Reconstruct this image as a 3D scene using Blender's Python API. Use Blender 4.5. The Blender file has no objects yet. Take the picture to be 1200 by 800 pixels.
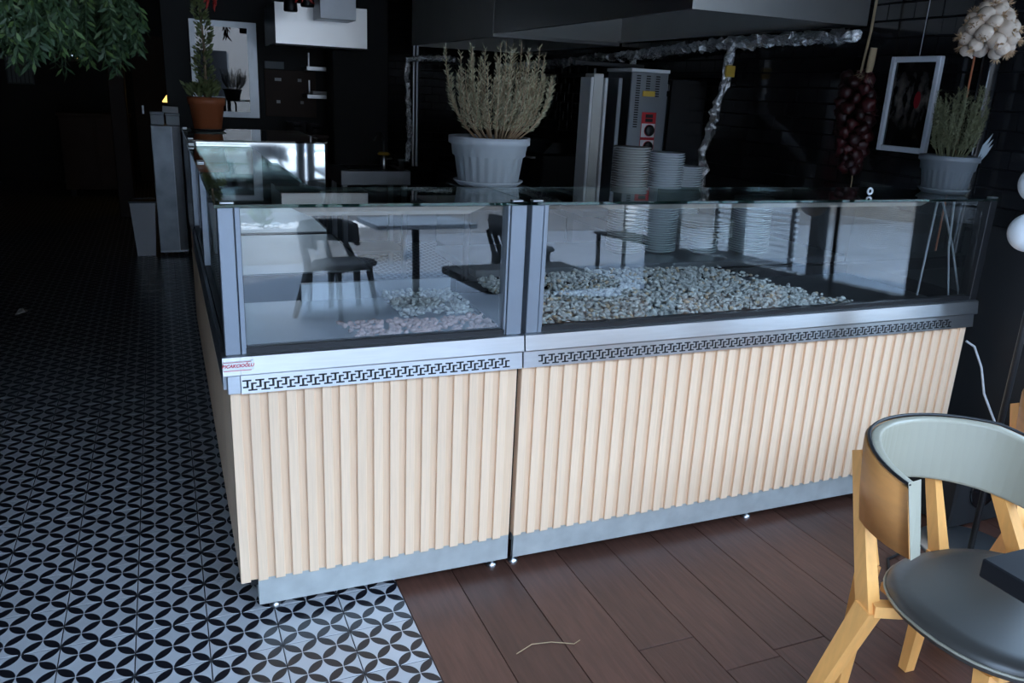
import bpy, bmesh, math, random
from mathutils import Vector, Matrix
random.seed(7)
S = bpy.context.scene
C = S.collection
PI = math.pi

# ------------------------------------------------------------------ camera, sky, exposure
CAM_POS = Vector((-.1226, -2.2076, 1.5592))
def cam_axes(yaw=-.4096, pitch=.2978, roll=.0485):
    f = Vector((-math.sin(yaw)*math.cos(pitch), math.cos(yaw)*math.cos(pitch), -math.sin(pitch)))
    r = Vector((math.cos(yaw), math.sin(yaw), 0)); u = r.cross(f)
    return r*math.cos(roll)+u*math.sin(roll), -r*math.sin(roll)+u*math.cos(roll), f
cr, cu, cf = cam_axes()
cd = bpy.data.cameras.new('camera'); cam = bpy.data.objects.new('camera', cd); C.objects.link(cam)
cam.matrix_world = Matrix(((cr.x, cu.x, -cf.x, CAM_POS.x), (cr.y, cu.y, -cf.y, CAM_POS.y), (cr.z, cu.z, -cf.z, CAM_POS.z), (0, 0, 0, 1)))
cd.sensor_width = 36; cd.lens = 36*949.47/1200; cd.clip_start = .02; cd.clip_end = 200
S.camera = cam
S.view_settings.view_transform = 'Standard'; S.view_settings.look = 'None'
S.view_settings.gamma = 1; S.view_settings.use_curve_mapping = False
S.view_settings.exposure = 1.35
SKY = 5.3
w = bpy.data.worlds.new('daylight_sky'); S.world = w; w.use_nodes = True
bg = w.node_tree.nodes['Background']; bg.inputs[0].default_value = (.50, .70, 1, 1); bg.inputs[1].default_value = SKY
S.cycles.max_bounces = 8; S.cycles.transparent_max_bounces = 24; S.cycles.caustics_reflective = True
S.cycles.sample_clamp_indirect = 6
try:
    S.cycles.use_denoising = True
except Exception: pass
def portal(name, loc, rot, sx, sy):
    l = bpy.data.lights.new(name, 'AREA'); l.shape = 'RECTANGLE'; l.size = sx; l.size_y = sy; l.energy = 0
    l.cycles.is_portal = True
    o = bpy.data.objects.new(name, l); C.objects.link(o); o.location = loc; o.rotation_euler = rot
sun = bpy.data.lights.new('sun', 'SUN'); sun.energy = 5.5; sun.angle = .01; sun.color = (1, .93, .82)
so_ = bpy.data.objects.new('sun', sun); C.objects.link(so_); so_.rotation_euler = Vector((.72, -.66, -.85)).to_track_quat('-Z', 'Y').to_euler()
portal('window_portal', (3.10, -1.45, 1.5), (0, PI/2, 0), 1.7, 1.9)
portal('front_portal', (1.1, -2.58, 1.38), (PI/2, 0, 0), 3.75, 2.72)

# ------------------------------------------------------------------ materials
M = {}
def nmat(name):
    m = bpy.data.materials.new(name); m.use_nodes = True; M[name] = m
    nt = m.node_tree; b = nt.nodes['Principled BSDF']
    return m, nt, b
def nd(nt, t, **k):
    n = nt.nodes.new(t)
    for a, v in k.items(): setattr(n, a, v)
    return n
def mth(nt, op, a, b=None):
    n = nd(nt, 'ShaderNodeMath', operation=op)
    for i, v in enumerate((a, b)):
        if v is None: continue
        if isinstance(v, (int, float)): n.inputs[i].default_value = v
        else: nt.links.new(v, n.inputs[i])
    return n.outputs[0]
def mat(name, col, rough=.5, metal=0, noise=None, amt=.15, bump=0, stretch=(1, 1, 1), spec=.5, rnd=0, coat=0, trans=0):
    m, nt, b = nmat(name)
    b.inputs['Roughness'].default_value = rough; b.inputs['Metallic'].default_value = metal
    b.inputs['Specular IOR Level'].default_value = spec; b.inputs['Coat Weight'].default_value = coat
    b.inputs['Base Color'].default_value = (*col, 1)
    if noise or rnd:
        tc = nd(nt, 'ShaderNodeTexCoord'); mp = nd(nt, 'ShaderNodeMapping'); mp.inputs['Scale'].default_value = stretch
        oi = nd(nt, 'ShaderNodeObjectInfo')
        add = nd(nt, 'ShaderNodeVectorMath', operation='ADD'); nt.links.new(tc.outputs['Object'], add.inputs[0])
        sc = nd(nt, 'ShaderNodeVectorMath', operation='SCALE'); sc.inputs[0].default_value = (7, 5, 3); nt.links.new(oi.outputs['Random'], sc.inputs['Scale'])
        nt.links.new(sc.outputs[0], add.inputs[1]); nt.links.new(add.outputs[0], mp.inputs[0])
        nz = nd(nt, 'ShaderNodeTexNoise'); nz.inputs['Scale'].default_value = noise or 5; nz.inputs['Detail'].default_value = 5
        nt.links.new(mp.outputs[0], nz.inputs['Vector'])
        v = mth(nt, 'ADD', mth(nt, 'MULTIPLY', mth(nt, 'SUBTRACT', nz.outputs['Fac'], .5), amt*2.5), 1.0)
        if rnd: v = mth(nt, 'MULTIPLY', v, mth(nt, 'ADD', mth(nt, 'MULTIPLY', mth(nt, 'SUBTRACT', oi.outputs['Random'], .5), rnd*2), 1.0))
        mx = nd(nt, 'ShaderNodeVectorMath', operation='SCALE'); mx.inputs[0].default_value = col; nt.links.new(v, mx.inputs['Scale'])
        nt.links.new(mx.outputs[0], b.inputs['Base Color'])
        if bump:
            bp = nd(nt, 'ShaderNodeBump'); bp.inputs['Strength'].default_value = bump; bp.inputs['Distance'].default_value = .01
            nt.links.new(nz.outputs['Fac'], bp.inputs['Height']); nt.links.new(bp.outputs[0], b.inputs['Normal'])
    return m
def glass(name, tint=(1, 1, 1), ior=1.5, refl=(1, 1, 1), rough=0, boost=1.0):
    m, nt, b = nmat(name); nt.nodes.remove(b); out = nt.nodes['Material Output']
    fr = nd(nt, 'ShaderNodeFresnel'); ge = nd(nt, 'ShaderNodeNewGeometry')     # the same reflectance at both faces of a pane
    nt.links.new(mth(nt, 'ADD', mth(nt, 'MULTIPLY', ge.outputs['Backfacing'], 1/ior-ior), ior), fr.inputs['IOR'])
    tr = nd(nt, 'ShaderNodeBsdfTransparent'); tr.inputs[0].default_value = (*tint, 1)
    gl = nd(nt, 'ShaderNodeBsdfGlossy'); gl.inputs['Roughness'].default_value = rough; gl.inputs[0].default_value = (*refl, 1)
    mx = nd(nt, 'ShaderNodeMixShader'); nt.links.new(mth(nt, 'MINIMUM', mth(nt, 'MULTIPLY', fr.outputs[0], boost), 1.0), mx.inputs[0])
    nt.links.new(tr.outputs[0], mx.inputs[1]); nt.links.new(gl.outputs[0], mx.inputs[2]); nt.links.new(mx.outputs[0], out.inputs[0])
    return m
TS = .195
def tile_mat():
    m, nt, b = nmat('patterned_tile')
    tc = nd(nt, 'ShaderNodeTexCoord'); sp = nd(nt, 'ShaderNodeSeparateXYZ'); nt.links.new(tc.outputs['Object'], sp.inputs[0])
    def cell(op):
        a = mth(nt, 'MULTIPLY', mth(nt, op, sp.outputs[0], sp.outputs[1]), 2/TS)
        return mth(nt, 'ABSOLUTE', mth(nt, 'SUBTRACT', mth(nt, 'FRACT', mth(nt, 'ADD', a, 100.0)), .5))
    f, g = cell('ADD'), cell('SUBTRACT')
    A = mth(nt, 'MAXIMUM', f, g); B = mth(nt, 'MINIMUM', f, g); q = mth(nt, 'SUBTRACT', 1.0, A)
    d = mth(nt, 'SQRT', mth(nt, 'ADD', mth(nt, 'MULTIPLY', q, q), mth(nt, 'MULTIPLY', B, B)))
    dark = mth(nt, 'LESS_THAN', d, .692)
    # grout lines for the part of the floor that is one sheet
    nz = nd(nt, 'ShaderNodeTexNoise'); nz.inputs['Scale'].default_value = 9; nz.inputs['Detail'].default_value = 6
    nt.links.new(tc.outputs['Object'], nz.inputs['Vector'])
    oi = nd(nt, 'ShaderNodeObjectInfo')
    lum = mth(nt, 'ADD', mth(nt, 'ADD', mth(nt, 'MULTIPLY', nz.outputs['Fac'], .10), .40), mth(nt, 'MULTIPLY', oi.outputs['Random'], .05))
    cm = nd(nt, 'ShaderNodeCombineXYZ')
    for i, k in enumerate((.98, 1.0, 1.04)): nt.links.new(mth(nt, 'MULTIPLY', lum, k), cm.inputs[i])
    mx = nd(nt, 'ShaderNodeMix', data_type='RGBA'); nt.links.new(dark, mx.inputs[0]); nt.links.new(cm.outputs[0], mx.inputs[6]); mx.inputs[7].default_value = (.010, .010, .014, 1)
    nt.links.new(mx.outputs[2], b.inputs['Base Color']); b.inputs['Roughness'].default_value = .28
    return m
tile_mat()
mat('slat_wood', (.92, .665, .455), .5, noise=6, amt=.10, stretch=(30, 30, 1.2), rnd=.03)
mat('slat_board', (.84, .59, .39), .55, noise=6, amt=.10, stretch=(30, 30, 1.2))
mat('plank_wood', (.088, .038, .026), .42, noise=7, amt=.45, bump=.15, stretch=(9, 1.0, 3), rnd=.18)
mat('grout', (.03, .03, .032), .8)
mat('steel', (.60, .61, .62), .32, 1, noise=5, amt=.08, stretch=(2, 2, 30))
mat('bin_plastic', (.85, .86, .88), .5)
mat('tin_grey', (.66, .70, .72), .45)
mat('cabinet_steel', (.24, .26, .28), .34, .6, noise=5, amt=.5)
mat('steel_dull', (.40, .42, .44), .36, 1, noise=4, amt=.15)
mat('hood_steel', (.55, .55, .53), .42, 1, noise=3, amt=.12)
mat('bright_steel', (.90, .89, .87), .30, .8)
mat('satin_steel', (.60, .59, .55), .45, .25, noise=3, amt=.12)
mat('galvanised', (.54, .56, .54), .38, .35, noise=14, amt=.22)
mat('aluminium', (.27, .30, .34), .42, .6, noise=3, amt=.06)
mat('mirror_steel', (.85, .87, .88), .04, 1)
mat('black', (.008, .008, .009), .45)
mat('black_gloss', (.006, .006, .007), .16)
mat('black_soft', (.012, .012, .013), .7)
mat('dark_wall', (.012, .012, .012), .6, noise=3, amt=.2)
mat('dark_ceiling', (.010, .010, .010), .8)
mat('metro_tile', (.012, .012, .013), .13, rnd=.25)
mat('key_black', (.004, .004, .004), .7)
mat('beige_metal', (.19, .16, .13), .45)
mat('pebble', (.50, .49, .46), .65, noise=26, amt=.55)
mat('pebble_tan', (.50, .38, .26), .65, noise=26, amt=.5)
mat('pink_stone', (.60, .40, .36), .7, noise=20, amt=.4)
mat('grey_plastic', (.40, .42, .44), .42, noise=3, amt=.05)
mat('dark_grey_plastic', (.13, .14, .15), .45)
mat('terracotta', (.42, .12, .045), .5, noise=4, amt=.1)
mat('soil', (.03, .02, .012), .95, noise=40, amt=.5, bump=.6)
mat('rosemary_stem', (.33, .22, .13), .8)
mat('rosemary_needle', (.40, .36, .22), .7, noise=9, amt=.35)
mat('rosemary_green', (.105, .105, .05), .7, noise=9, amt=.3)
mat('leaf_green', (.045, .088, .036), .5, noise=5, amt=.6)
mat('leaf_light', (.10, .17, .05), .5, noise=6, amt=.5)
mat('topiary_green', (.16, .19, .07), .55, noise=10, amt=.4)
mat('porcelain', (.62, .66, .68), .22)
mat('porcelain_cream', (.50, .50, .47), .25)
mat('foil', (.95, .95, .95), .22, .85, noise=70, amt=.15, bump=1.0)
mat('red_panel', (.55, .03, .04), .4)
mat('yellow_label', (.65, .42, .06), .5)
mat('white', (.75, .75, .75), .5)
mat('white_gloss', (.85, .86, .86), .3)
mat('pepper_red', (.045, .007, .008), .45, noise=14, amt=.7, bump=1.0, rnd=.6)
mat('chilli_red', (.50, .03, .02), .45, rnd=.3)
mat('straw', (.42, .31, .18), .8, noise=20, amt=.3)
mat('garlic_skin', (.56, .44, .34), .6, noise=11, amt=.3, rnd=.12)
mat('garlic_root', (.42, .27, .15), .85)
mat('picture_frame', (.62, .63, .66), .35)
mat('vinyl', (.31, .285, .215), .36, noise=3, amt=.06)
mat('vinyl_seat', (.052, .048, .043), .38, noise=3, amt=.06)
mat('chair_wood', (.84, .40, .115), .42, noise=5, amt=.16, stretch=(12, 12, 1.5))
mat('chair_ply', (.60, .26, .08), .38, noise=4, amt=.16, stretch=(3, 3, 14))
mat('table_black', (.006, .006, .007), .6, spec=.25)
mat('brown_board', (.055, .028, .018), .6, noise=4, amt=.2)
mat('grey_card', (.30, .34, .36), .6)
mat('cable_white', (.55, .55, .55), .5)
mat('pavement_stone', (.22, .24, .27), .8, noise=2, amt=.25)
mat('road', (.16, .165, .175), .85, noise=2, amt=.2)
mat('facade', (.20, .19, .18), .8, noise=1, amt=.1)
mat('concrete', (.30, .31, .32), .8, noise=5, amt=.2)
glass('pane_glass', (.96, .98, .98), 1.52)
glass('top_glass', (.72, .82, .80), 1.52)
glass('window_glass', (.96, .98, .98), 1.3)
glass('door_glass', (.05, .06, .06), 1.5, boost=3.0)
glass('glass_edge', (.25, .55, .48), 1.5)
def emis(name, col, st):
    m, nt, b = nmat(name); b.inputs['Emission Color'].default_value = (*col, 1); b.inputs['Emission Strength'].default_value = st
    b.inputs['Base Color'].default_value = (*col, 1)
emis('lamp_glow', (1, .62, .16), .8)
def picture_mat():
    m, nt, b = nmat('picture_print')
    tc = nd(nt, 'ShaderNodeTexCoord'); mp = nd(nt, 'ShaderNodeMapping'); nt.links.new(tc.outputs['Generated'], mp.inputs[0])
    nz = nd(nt, 'ShaderNodeTexNoise'); nz.inputs['Scale'].default_value = 6; nz.inputs['Detail'].default_value = 7; nt.links.new(mp.outputs[0], nz.inputs['Vector'])
    rp = nd(nt, 'ShaderNodeValToRGB'); e = rp.color_ramp.elements
    e[0].position = .42; e[0].color = (.006, .006, .007, 1); e[1].position = .72; e[1].color = (.20, .17, .15, 1)
    nt.links.new(nz.outputs['Fac'], rp.inputs[0])
    sp = nd(nt, 'ShaderNodeSeparateXYZ'); nt.links.new(tc.outputs['Generated'], sp.inputs[0])
    band = mth(nt, 'MAXIMUM', mth(nt, 'SUBTRACT', 1.0, mth(nt, 'MULTIPLY', mth(nt, 'ABSOLUTE', mth(nt, 'SUBTRACT', sp.outputs[2], .56)), 3.0)), 0.0)
    sc = nd(nt, 'ShaderNodeVectorMath', operation='SCALE'); nt.links.new(rp.outputs[0], sc.inputs[0])
    nt.links.new(mth(nt, 'ADD', mth(nt, 'MULTIPLY', band, .9), .12), sc.inputs['Scale'])
    dy = mth(nt, 'MULTIPLY', mth(nt, 'SUBTRACT', sp.outputs[1], .33), 1.3); dz = mth(nt, 'SUBTRACT', sp.outputs[2], .56)
    rd = mth(nt, 'LESS_THAN', mth(nt, 'ADD', mth(nt, 'MULTIPLY', dy, dy), mth(nt, 'MULTIPLY', dz, dz)), .010)
    mx = nd(nt, 'ShaderNodeMix', data_type='RGBA'); nt.links.new(rd, mx.inputs[0]); nt.links.new(sc.outputs[0], mx.inputs[6]); mx.inputs[7].default_value = (.22, .015, .02, 1)
    nt.links.new(mx.outputs[2], b.inputs['Base Color']); b.inputs['Roughness'].default_value = .12
picture_mat()

# ------------------------------------------------------------------ mesh helpers
OFF = {}
class MB:
    def __init__(s): s.v = []; s.f = []; s.sm = []
    def add(s, v, f, smooth=False):
        n = len(s.v); s.v += [Vector(p) for p in v]; s.f += [tuple(i+n for i in q) for q in f]; s.sm += [smooth]*len(f); return s
    def box(s, x0, x1, y0, y1, z0, z1):
        return s.add([(x0, y0, z0), (x1, y0, z0), (x1, y1, z0), (x0, y1, z0), (x0, y0, z1), (x1, y0, z1), (x1, y1, z1), (x0, y1, z1)],
                     [(3, 2, 1, 0), (4, 5, 6, 7), (0, 1, 5, 4), (1, 2, 6, 5), (2, 3, 7, 6), (3, 0, 4, 7)])
    def bbox(s, x0, x1, y0, y1, z0, z1, b=.003):       # box with chamfered edges
        bm = bmesh.new(); bmesh.ops.create_cube(bm, size=1)
        for p in bm.verts: p.co = Vector(((x0+x1)/2+p.co.x*(x1-x0), (y0+y1)/2+p.co.y*(y1-y0), (z0+z1)/2+p.co.z*(z1-z0)))
        bmesh.ops.bevel(bm, geom=bm.edges[:], offset=b, segments=1, affect='EDGES')
        bm.verts.index_update(); s.add([p.co.copy() for p in bm.verts], [[q.index for q in f.verts] for f in bm.faces]); bm.free(); return s
    def prism(s, poly, ax, a, b):                        # 2D polygon extruded along axis ax from a to b
        def P(p, t): return {0: (t, p[0], p[1]), 1: (p[0], t, p[1]), 2: (p[0], p[1], t)}[ax]
        n = len(poly)
        return s.add([P(p, a) for p in poly]+[P(p, b) for p in poly],
                     [tuple(range(n-1, -1, -1)), tuple(range(n, 2*n))]+[(i, (i+1) % n, n+(i+1) % n, n+i) for i in range(n)])
    def lathe(s, prof, c=(0, 0, 0), n=32, flute=None):
        v = []; f = []; m = len(prof)
        for i in range(n):
            a = 2*PI*i/n
            for j, (r, z) in enumerate(prof):
                rr = r*(flute(i, j) if flute else 1)
                v.append((c[0]+rr*math.cos(a), c[1]+rr*math.sin(a), c[2]+z))
        for i in range(n):
            k = (i+1) % n
            for j in range(m-1): f.append((i*m+j, k*m+j, k*m+j+1, i*m+j+1))
        s.add(v, f, True)
        for e in (0, m-1):
            if prof[e][0] > 1e-5: s.add([v[i*m+e] for i in range(n)], [tuple(range(n)) if e else tuple(range(n-1, -1, -1))])
        return s
    def tube(s, pts, rad, n=8, cap=True, smooth=True):
        pts = [Vector(p) for p in pts]; m = len(pts)
        rads = rad if isinstance(rad, (list, tuple)) else [rad]*m
        v = []; f = []; ref = Vector((.31, .17, .93))
        for i, p in enumerate(pts):
            t = (pts[min(i+1, m-1)]-pts[max(i-1, 0)]).normalized()
            if abs(t.dot(ref)) > .97: ref = Vector((.95, .2, .1))
            a = t.cross(ref).normalized(); b = t.cross(a)
            for k in range(n):
                q = 2*PI*k/n; v.append(p+(a*math.cos(q)+b*math.sin(q))*rads[i])
        for i in range(m-1):
            for k in range(n): f.append((i*n+k, i*n+(k+1) % n, (i+1)*n+(k+1) % n, (i+1)*n+k))
        s.add(v, f, smooth)
        if cap: s.add(v[:n], [tuple(range(n-1, -1, -1))]); s.add(v[-n:], [tuple(range(n))])
        return s
    def bar(s, p, q, w, d, up=(0, 0, 1), w2=None, d2=None):   # tapered rectangular bar
        p = Vector(p); q = Vector(q); t = (q-p).normalized(); u = Vector(up)
        a = t.cross(u); a = a.normalized() if a.length > 1e-4 else Vector((1, 0, 0)); b = t.cross(a).normalized()
        w2 = w2 or w; d2 = d2 or d
        v = [p+a*(i*w/2)+b*(j*d/2) for i, j in ((-1, -1), (1, -1), (1, 1), (-1, 1))]+[q+a*(i*w2/2)+b*(j*d2/2) for i, j in ((-1, -1), (1, -1), (1, 1), (-1, 1))]
        return s.add(v, [(3, 2, 1, 0), (4, 5, 6, 7), (0, 1, 5, 4), (1, 2, 6, 5), (2, 3, 7, 6), (3, 0, 4, 7)])
    def sphere(s, c, r, n=16, m=10, sc=(1, 1, 1), jit=0):
        v = []; f = []; c = Vector(c)
        for j in range(1, m):
            t = PI*j/m
            for i in range(n):
                a = 2*PI*i/n; k = 1+random.uniform(-jit, jit)
                v.append(c+Vector((math.sin(t)*math.cos(a)*sc[0], math.sin(t)*math.sin(a)*sc[1], math.cos(t)*sc[2]))*r*k)
        v += [c+Vector((0, 0, r*sc[2])), c-Vector((0, 0, r*sc[2]))]
        for j in range(m-2):
            for i in range(n): f.append((j*n+i, (j+1)*n+i, (j+1)*n+(i+1) % n, j*n+(i+1) % n))
        T, B = len(v)-2, len(v)-1
        for i in range(n): f.append((T, i, (i+1) % n)); f.append((B, (m-2)*n+(i+1) % n, (m-2)*n+i))
        return s.add(v, f, True)
    def blade(s, p, d, L, w, side=None, fold=0):          # pointed leaf of two folded halves
        p = Vector(p); d = Vector(d).normalized(); a = Vector(side) if side else Vector((random.gauss(0, 1), random.gauss(0, 1), random.gauss(0, 1)))
        a = (a-d*a.dot(d)).normalized(); nn = d.cross(a)
        return s.add([p, p+d*L*.5+a*w/2+nn*fold, p+d*L, p+d*L*.5-a*w/2+nn*fold, p+d*L*.5], [(0, 1, 4), (1, 2, 4), (0, 4, 3), (4, 2, 3)])
    def build(s, name, m, parent=None, bevel=0):
        me = bpy.data.meshes.new(name); o0 = Vector((0, 0, 0))
        if parent: o0 = OFF[parent.name]
        me.from_pydata([p-o0 for p in s.v], [], s.f); me.validate()
        if len(me.polygons) == len(s.sm): me.polygons.foreach_set('use_smooth', s.sm)
        me.materials.append(M[m] if isinstance(m, str) else m); me.update()
        o = bpy.data.objects.new(name, me); C.objects.link(o); o.parent = parent; OFF[o.name] = o0
        return o
def tag(o, label, cat, group=None, kind=None):
    if label: o['label'] = label
    if cat: o['category'] = cat
    if group: o['group'] = group
    if kind: o['kind'] = kind
    return o
def thing(name, label, cat, loc=(0, 0, 0), group=None):
    o = bpy.data.objects.new(name, None); C.objects.link(o); o.location = loc; o.empty_display_size = .1
    OFF[o.name] = Vector(loc); tag(o, label, cat, group); return o
def recenter(o, c):                                       # move a mesh object's origin to c
    c = Vector(c); o.data.transform(Matrix.Translation(-c)); o.location = o.location+c
    OFF[o.name] = OFF[o.name]+c; return o
def copy_part(src, parent, loc=None, rot=None, scale=None):
    o = src.copy(); C.objects.link(o); o.parent = parent
    if loc is not None: o.location = loc
    if rot is not None: o.rotation_euler = rot
    if scale is not None: o.scale = scale
    return o
def copy_thing(root, loc, rz=0, label=None, group=None):
    r = root.copy(); C.objects.link(r); r.location = loc; r.rotation_euler = (0, 0, rz)
    if label: r['label'] = label
    if group: r['group'] = group
    for ch in root.children:
        c = ch.copy(); C.objects.link(c); c.parent = r
        for g in ch.children:
            d = g.copy(); C.objects.link(d); d.parent = c
    return r
def struct(o): o['kind'] = 'structure'; return o
def text_mesh(s, size, mname, name, parent, mtx, extrude=.0004):
    cu_ = bpy.data.curves.new(name, 'FONT'); cu_.body = s; cu_.size = size; cu_.align_x = 'CENTER'; cu_.align_y = 'CENTER'; cu_.extrude = extrude
    cu_.shear = .25; cu_.offset = .0004
    t = bpy.data.objects.new('tmp', cu_); C.objects.link(t); bpy.context.view_layer.update()
    me = bpy.data.meshes.new_from_object(t.evaluated_get(bpy.context.evaluated_depsgraph_get())); bpy.data.objects.remove(t)
    me.transform(mtx); me.transform(Matrix.Translation(-OFF[parent.name])); me.materials.clear(); me.materials.append(M[mname]); me.name = name
    o = bpy.data.objects.new(name, me); C.objects.link(o); o.parent = parent; OFF[o.name] = OFF[parent.name]; return o

# ------------------------------------------------------------------ the room
TX, TY = -.2951, -.1478
XB = TX+4*TS                                              # where the tiles end and the planks begin
XL, XR, YF, YB = -3.4, 3.0, -2.45, 11.5                    # room bounds
fl = MB().add([(TX-TS*17, YF-.1, -.003), (TX, YF-.1, -.003), (TX, YB, -.003), (TX-TS*17, YB, -.003)], [(0, 1, 2, 3)])
fl.add([(TX, YF-.1, -.003), (XB, YF-.1, -.003), (XB, YB, -.003), (TX, YB, -.003)], [(0, 1, 2, 3)])
fl.add([(XB, .8, -.003), (XR+.1, .8, -.003), (XR+.1, YB, -.003), (XB, YB, -.003)], [(0, 1, 2, 3)])
floor = struct(fl.build('floor', 'patterned_tile')); recenter(floor, (TX, TY, 0))
sub = MB().box(XL, XR+.12, YF-.1, YB, -.12, -.012).build('floor_screed', 'grout', floor)
def px(p):
    d = Vector(p)-CAM_POS; z = d.dot(cf)
    return (600+949.47*d.dot(cr)/z, 400-949.47*d.dot(cu)/z, z) if z > .1 else (-999, -999, z)
g = .0016
t0 = MB().bbox(-TS/2+g, TS/2-g, -TS/2+g, TS/2-g, -.010, 0, .0008).build('tile', 'patterned_tile', floor)
t0.data.transform(Matrix.Identity(4)); t0.data.transform(Matrix.Translation(OFF[floor.name]))
cand = []
for i in range(-16, 4):
    for j in range(-8, 30):
        cx, cy = TX+(i+.5)*TS, TY+(j+.5)*TS
        if cx > .06 and cy > .22: continue
        u, v, z = px((cx, cy, 0))
        if z > 0 and -60 < u < 1260 and -60 < v < 880: cand.append((z, cx, cy))
cand.sort(); cand = cand[:300]; first = True
gb = MB()
for z, cx, cy in cand: gb.add([(cx-TS/2, cy-TS/2, -.0018), (cx+TS/2, cy-TS/2, -.0018), (cx+TS/2, cy+TS/2, -.0018), (cx-TS/2, cy+TS/2, -.0018)], [(0, 1, 2, 3)])
gb.build('grout_bed', 'grout', floor)
# the sheet of far tiles lies below the single tiles
for z, cx, cy in cand:
    loc = Vector((cx, cy, 0))-Vector((TX, TY, 0))
    if first: t0.location = loc; first = False
    else: copy_part(t0, floor, loc)
# planks
rr = random.Random(3); YP = -1.55
pm = {}
for i in range(13):
    x0 = XB+i*TS+.0012; x1 = min(XB+(i+1)*TS-.0012, XR); y = YP+rr.uniform(-.8, 0)
    if x1-x0 < .05: continue
    while y < .8:
        L = 1.17; a, b = max(y, YP), min(y+L-.003, .8)
        if b-a > .05:
            c = Vector(((x0+x1)/2, (a+b)/2, 0))
            o = MB().bbox(x0, x1, a, b, -.011, rr.uniform(-.0006, .0004), .0012).build('plank', 'plank_wood', floor)
            o.data.transform(Matrix.Translation(-(c-OFF[floor.name]))); o.location = c-OFF[floor.name]
        y += L
for i in range(9):                                        # pale paving slabs by the entrance
    for j in range(3):
        x0, y1_ = XB+i*.30+.001, YP-.002-j*.30
        if x0 < XR-.02: 
            o = MB().bbox(x0, min(x0+.297, XR), y1_-.297, y1_, -.011, 0, .001).build('paving_slab', 'pavement_stone', floor)
struct(MB().box(XL-.1, XR+.1, YF-.12, YB+.1, 2.75, 2.9).build('ceiling', 'dark_ceiling'))
struct(MB().box(XL-.1, XR+.1, YF-.12, YB+.1, 2.905, 5.2).build('shade_block', 'facade'))  # unseen mass above the ceiling, added so its shade reaches farther over the pavement
struct(MB().box(XL-.12, XL, YF-.1, YB, -.15, 2.75).build('wall_left', 'dark_wall'))
struct(MB().box(XL, XR, YB, YB+.12, -.15, 2.75).build('wall_far', 'dark_wall'))
struct(MB().box(XL, -.75, YF-.12, YF, -.15, 2.75).box(-.75, XR+.1, YF-.12, YF, 2.70, 2.75).box(2.94, XR+.1, YF-.12, YF, 0, 2.70).build('wall_front', 'dark_wall'))
wr = struct(MB().box(XR+.006, XR+.12, -.40, YB, -.15, 2.75).box(XR, XR+.12, YF, -.4, 2.40, 2.75).box(XR, XR+.12, YF, -.4, 0, .70).build('wall_right', 'black_soft'))
# window in the right wall
wf = MB().box(XR+.02, XR+.09, YF, -.4, .70, .76).box(XR+.02, XR+.09, YF, -.4, 2.34, 2.40)
WY = (-2.45, -1.78, -1.11, -.46)
for y in WY: wf.box(XR+.02, XR+.09, y, y+.06, .76, 2.34)
win = struct(wf.build('window_1', 'black'))
for y in WY[:3]: MB().box(XR+.05, XR+.056, y+.06, y+.67 if y < -1.5 else y+.65, .76, 2.34).build('pane', 'window_glass', win)
# glossy black wall tiles on the right wall: the ones in view one by one
bw, bh = .15, .075
bt = MB()
bt.add([(-.001, -.0740, -.0365), (-.001, .0740, -.0365), (-.001, .0740, .0365), (-.001, -.0740, .0365),
        (-.0045, -.0728, -.0325), (-.0045, .0728, -.0325), (-.0045, .0728, .0325), (-.0045, -.0728, .0325)],
       [(4, 7, 6, 5), (0, 4, 5, 1), (1, 5, 6, 2), (2, 6, 7, 3), (3, 7, 4, 0)])
tile0 = bt.build('wall_tile', 'metro_tile', wr); tile0.location = (XR, 0, 1.2)
n = 0; rest = MB(); first = True
for r in range(0, 36):
    z = .04+r*bh
    for k in range(-3, 38):
        y = k*bw+(bw/2 if r % 2 else 0)
        if y < -.30 or z < 1.13: continue
        u, v, d = px((XR, y, z))
        if 1.16 < z < 2.08 and -.2 < y < 3.2 and n < 300 and (r*1): 
            if first: tile0.location = (XR, y, z); first = False
            else: copy_part(tile0, wr, (XR, y, z))
            n += 1
        else:
            rest.add([(p.x+XR, p.y+y, p.z+z) for p in bt.v], bt.f)
tag(rest.build('wall_tiles', 'metro_tile', wr), None, None, kind='stuff')
# back wall of the kitchen and its tiles
wb = struct(MB().box(-.05, XR, 6.0, 6.12, 0, 2.75).build('wall_back', 'dark_wall'))
rest = MB()
for r in range(8, 34):
    for k in range(0, 9):
        x = 1.75+k*bw+(bw/2 if r % 2 else 0); z = .04+r*bh
        if x > 2.92: continue
        rest.add([(x+p.y, 6.0+p.x, z+p.z) for p in bt.v], [tuple(reversed(q)) for q in bt.f])
tag(rest.build('wall_tiles', 'metro_tile', wb), None, None, kind='stuff')
struct(MB().bbox(1.30, 1.80, 5.3, 5.6, 0, 2.75, .01).build('column_1', 'black_soft'))
struct(MB().bbox(-.62, -.45, 8.0, 8.2, 0, 2.75, .01).build('column_2', 'brown_board'))

# ------------------------------------------------------------------ outdoors, seen mirrored in the glass
gr = struct(MB().box(-14, 30, -30, YF-.12, -.14, -.02).box(XR+.13, 30, YF-.12, 30, -.14, -.02).build('pavement', 'pavement_stone'))
struct(MB().box(-14, 14, -14.5, -10.5, -.019, -.010).build('road', 'road'))

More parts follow.
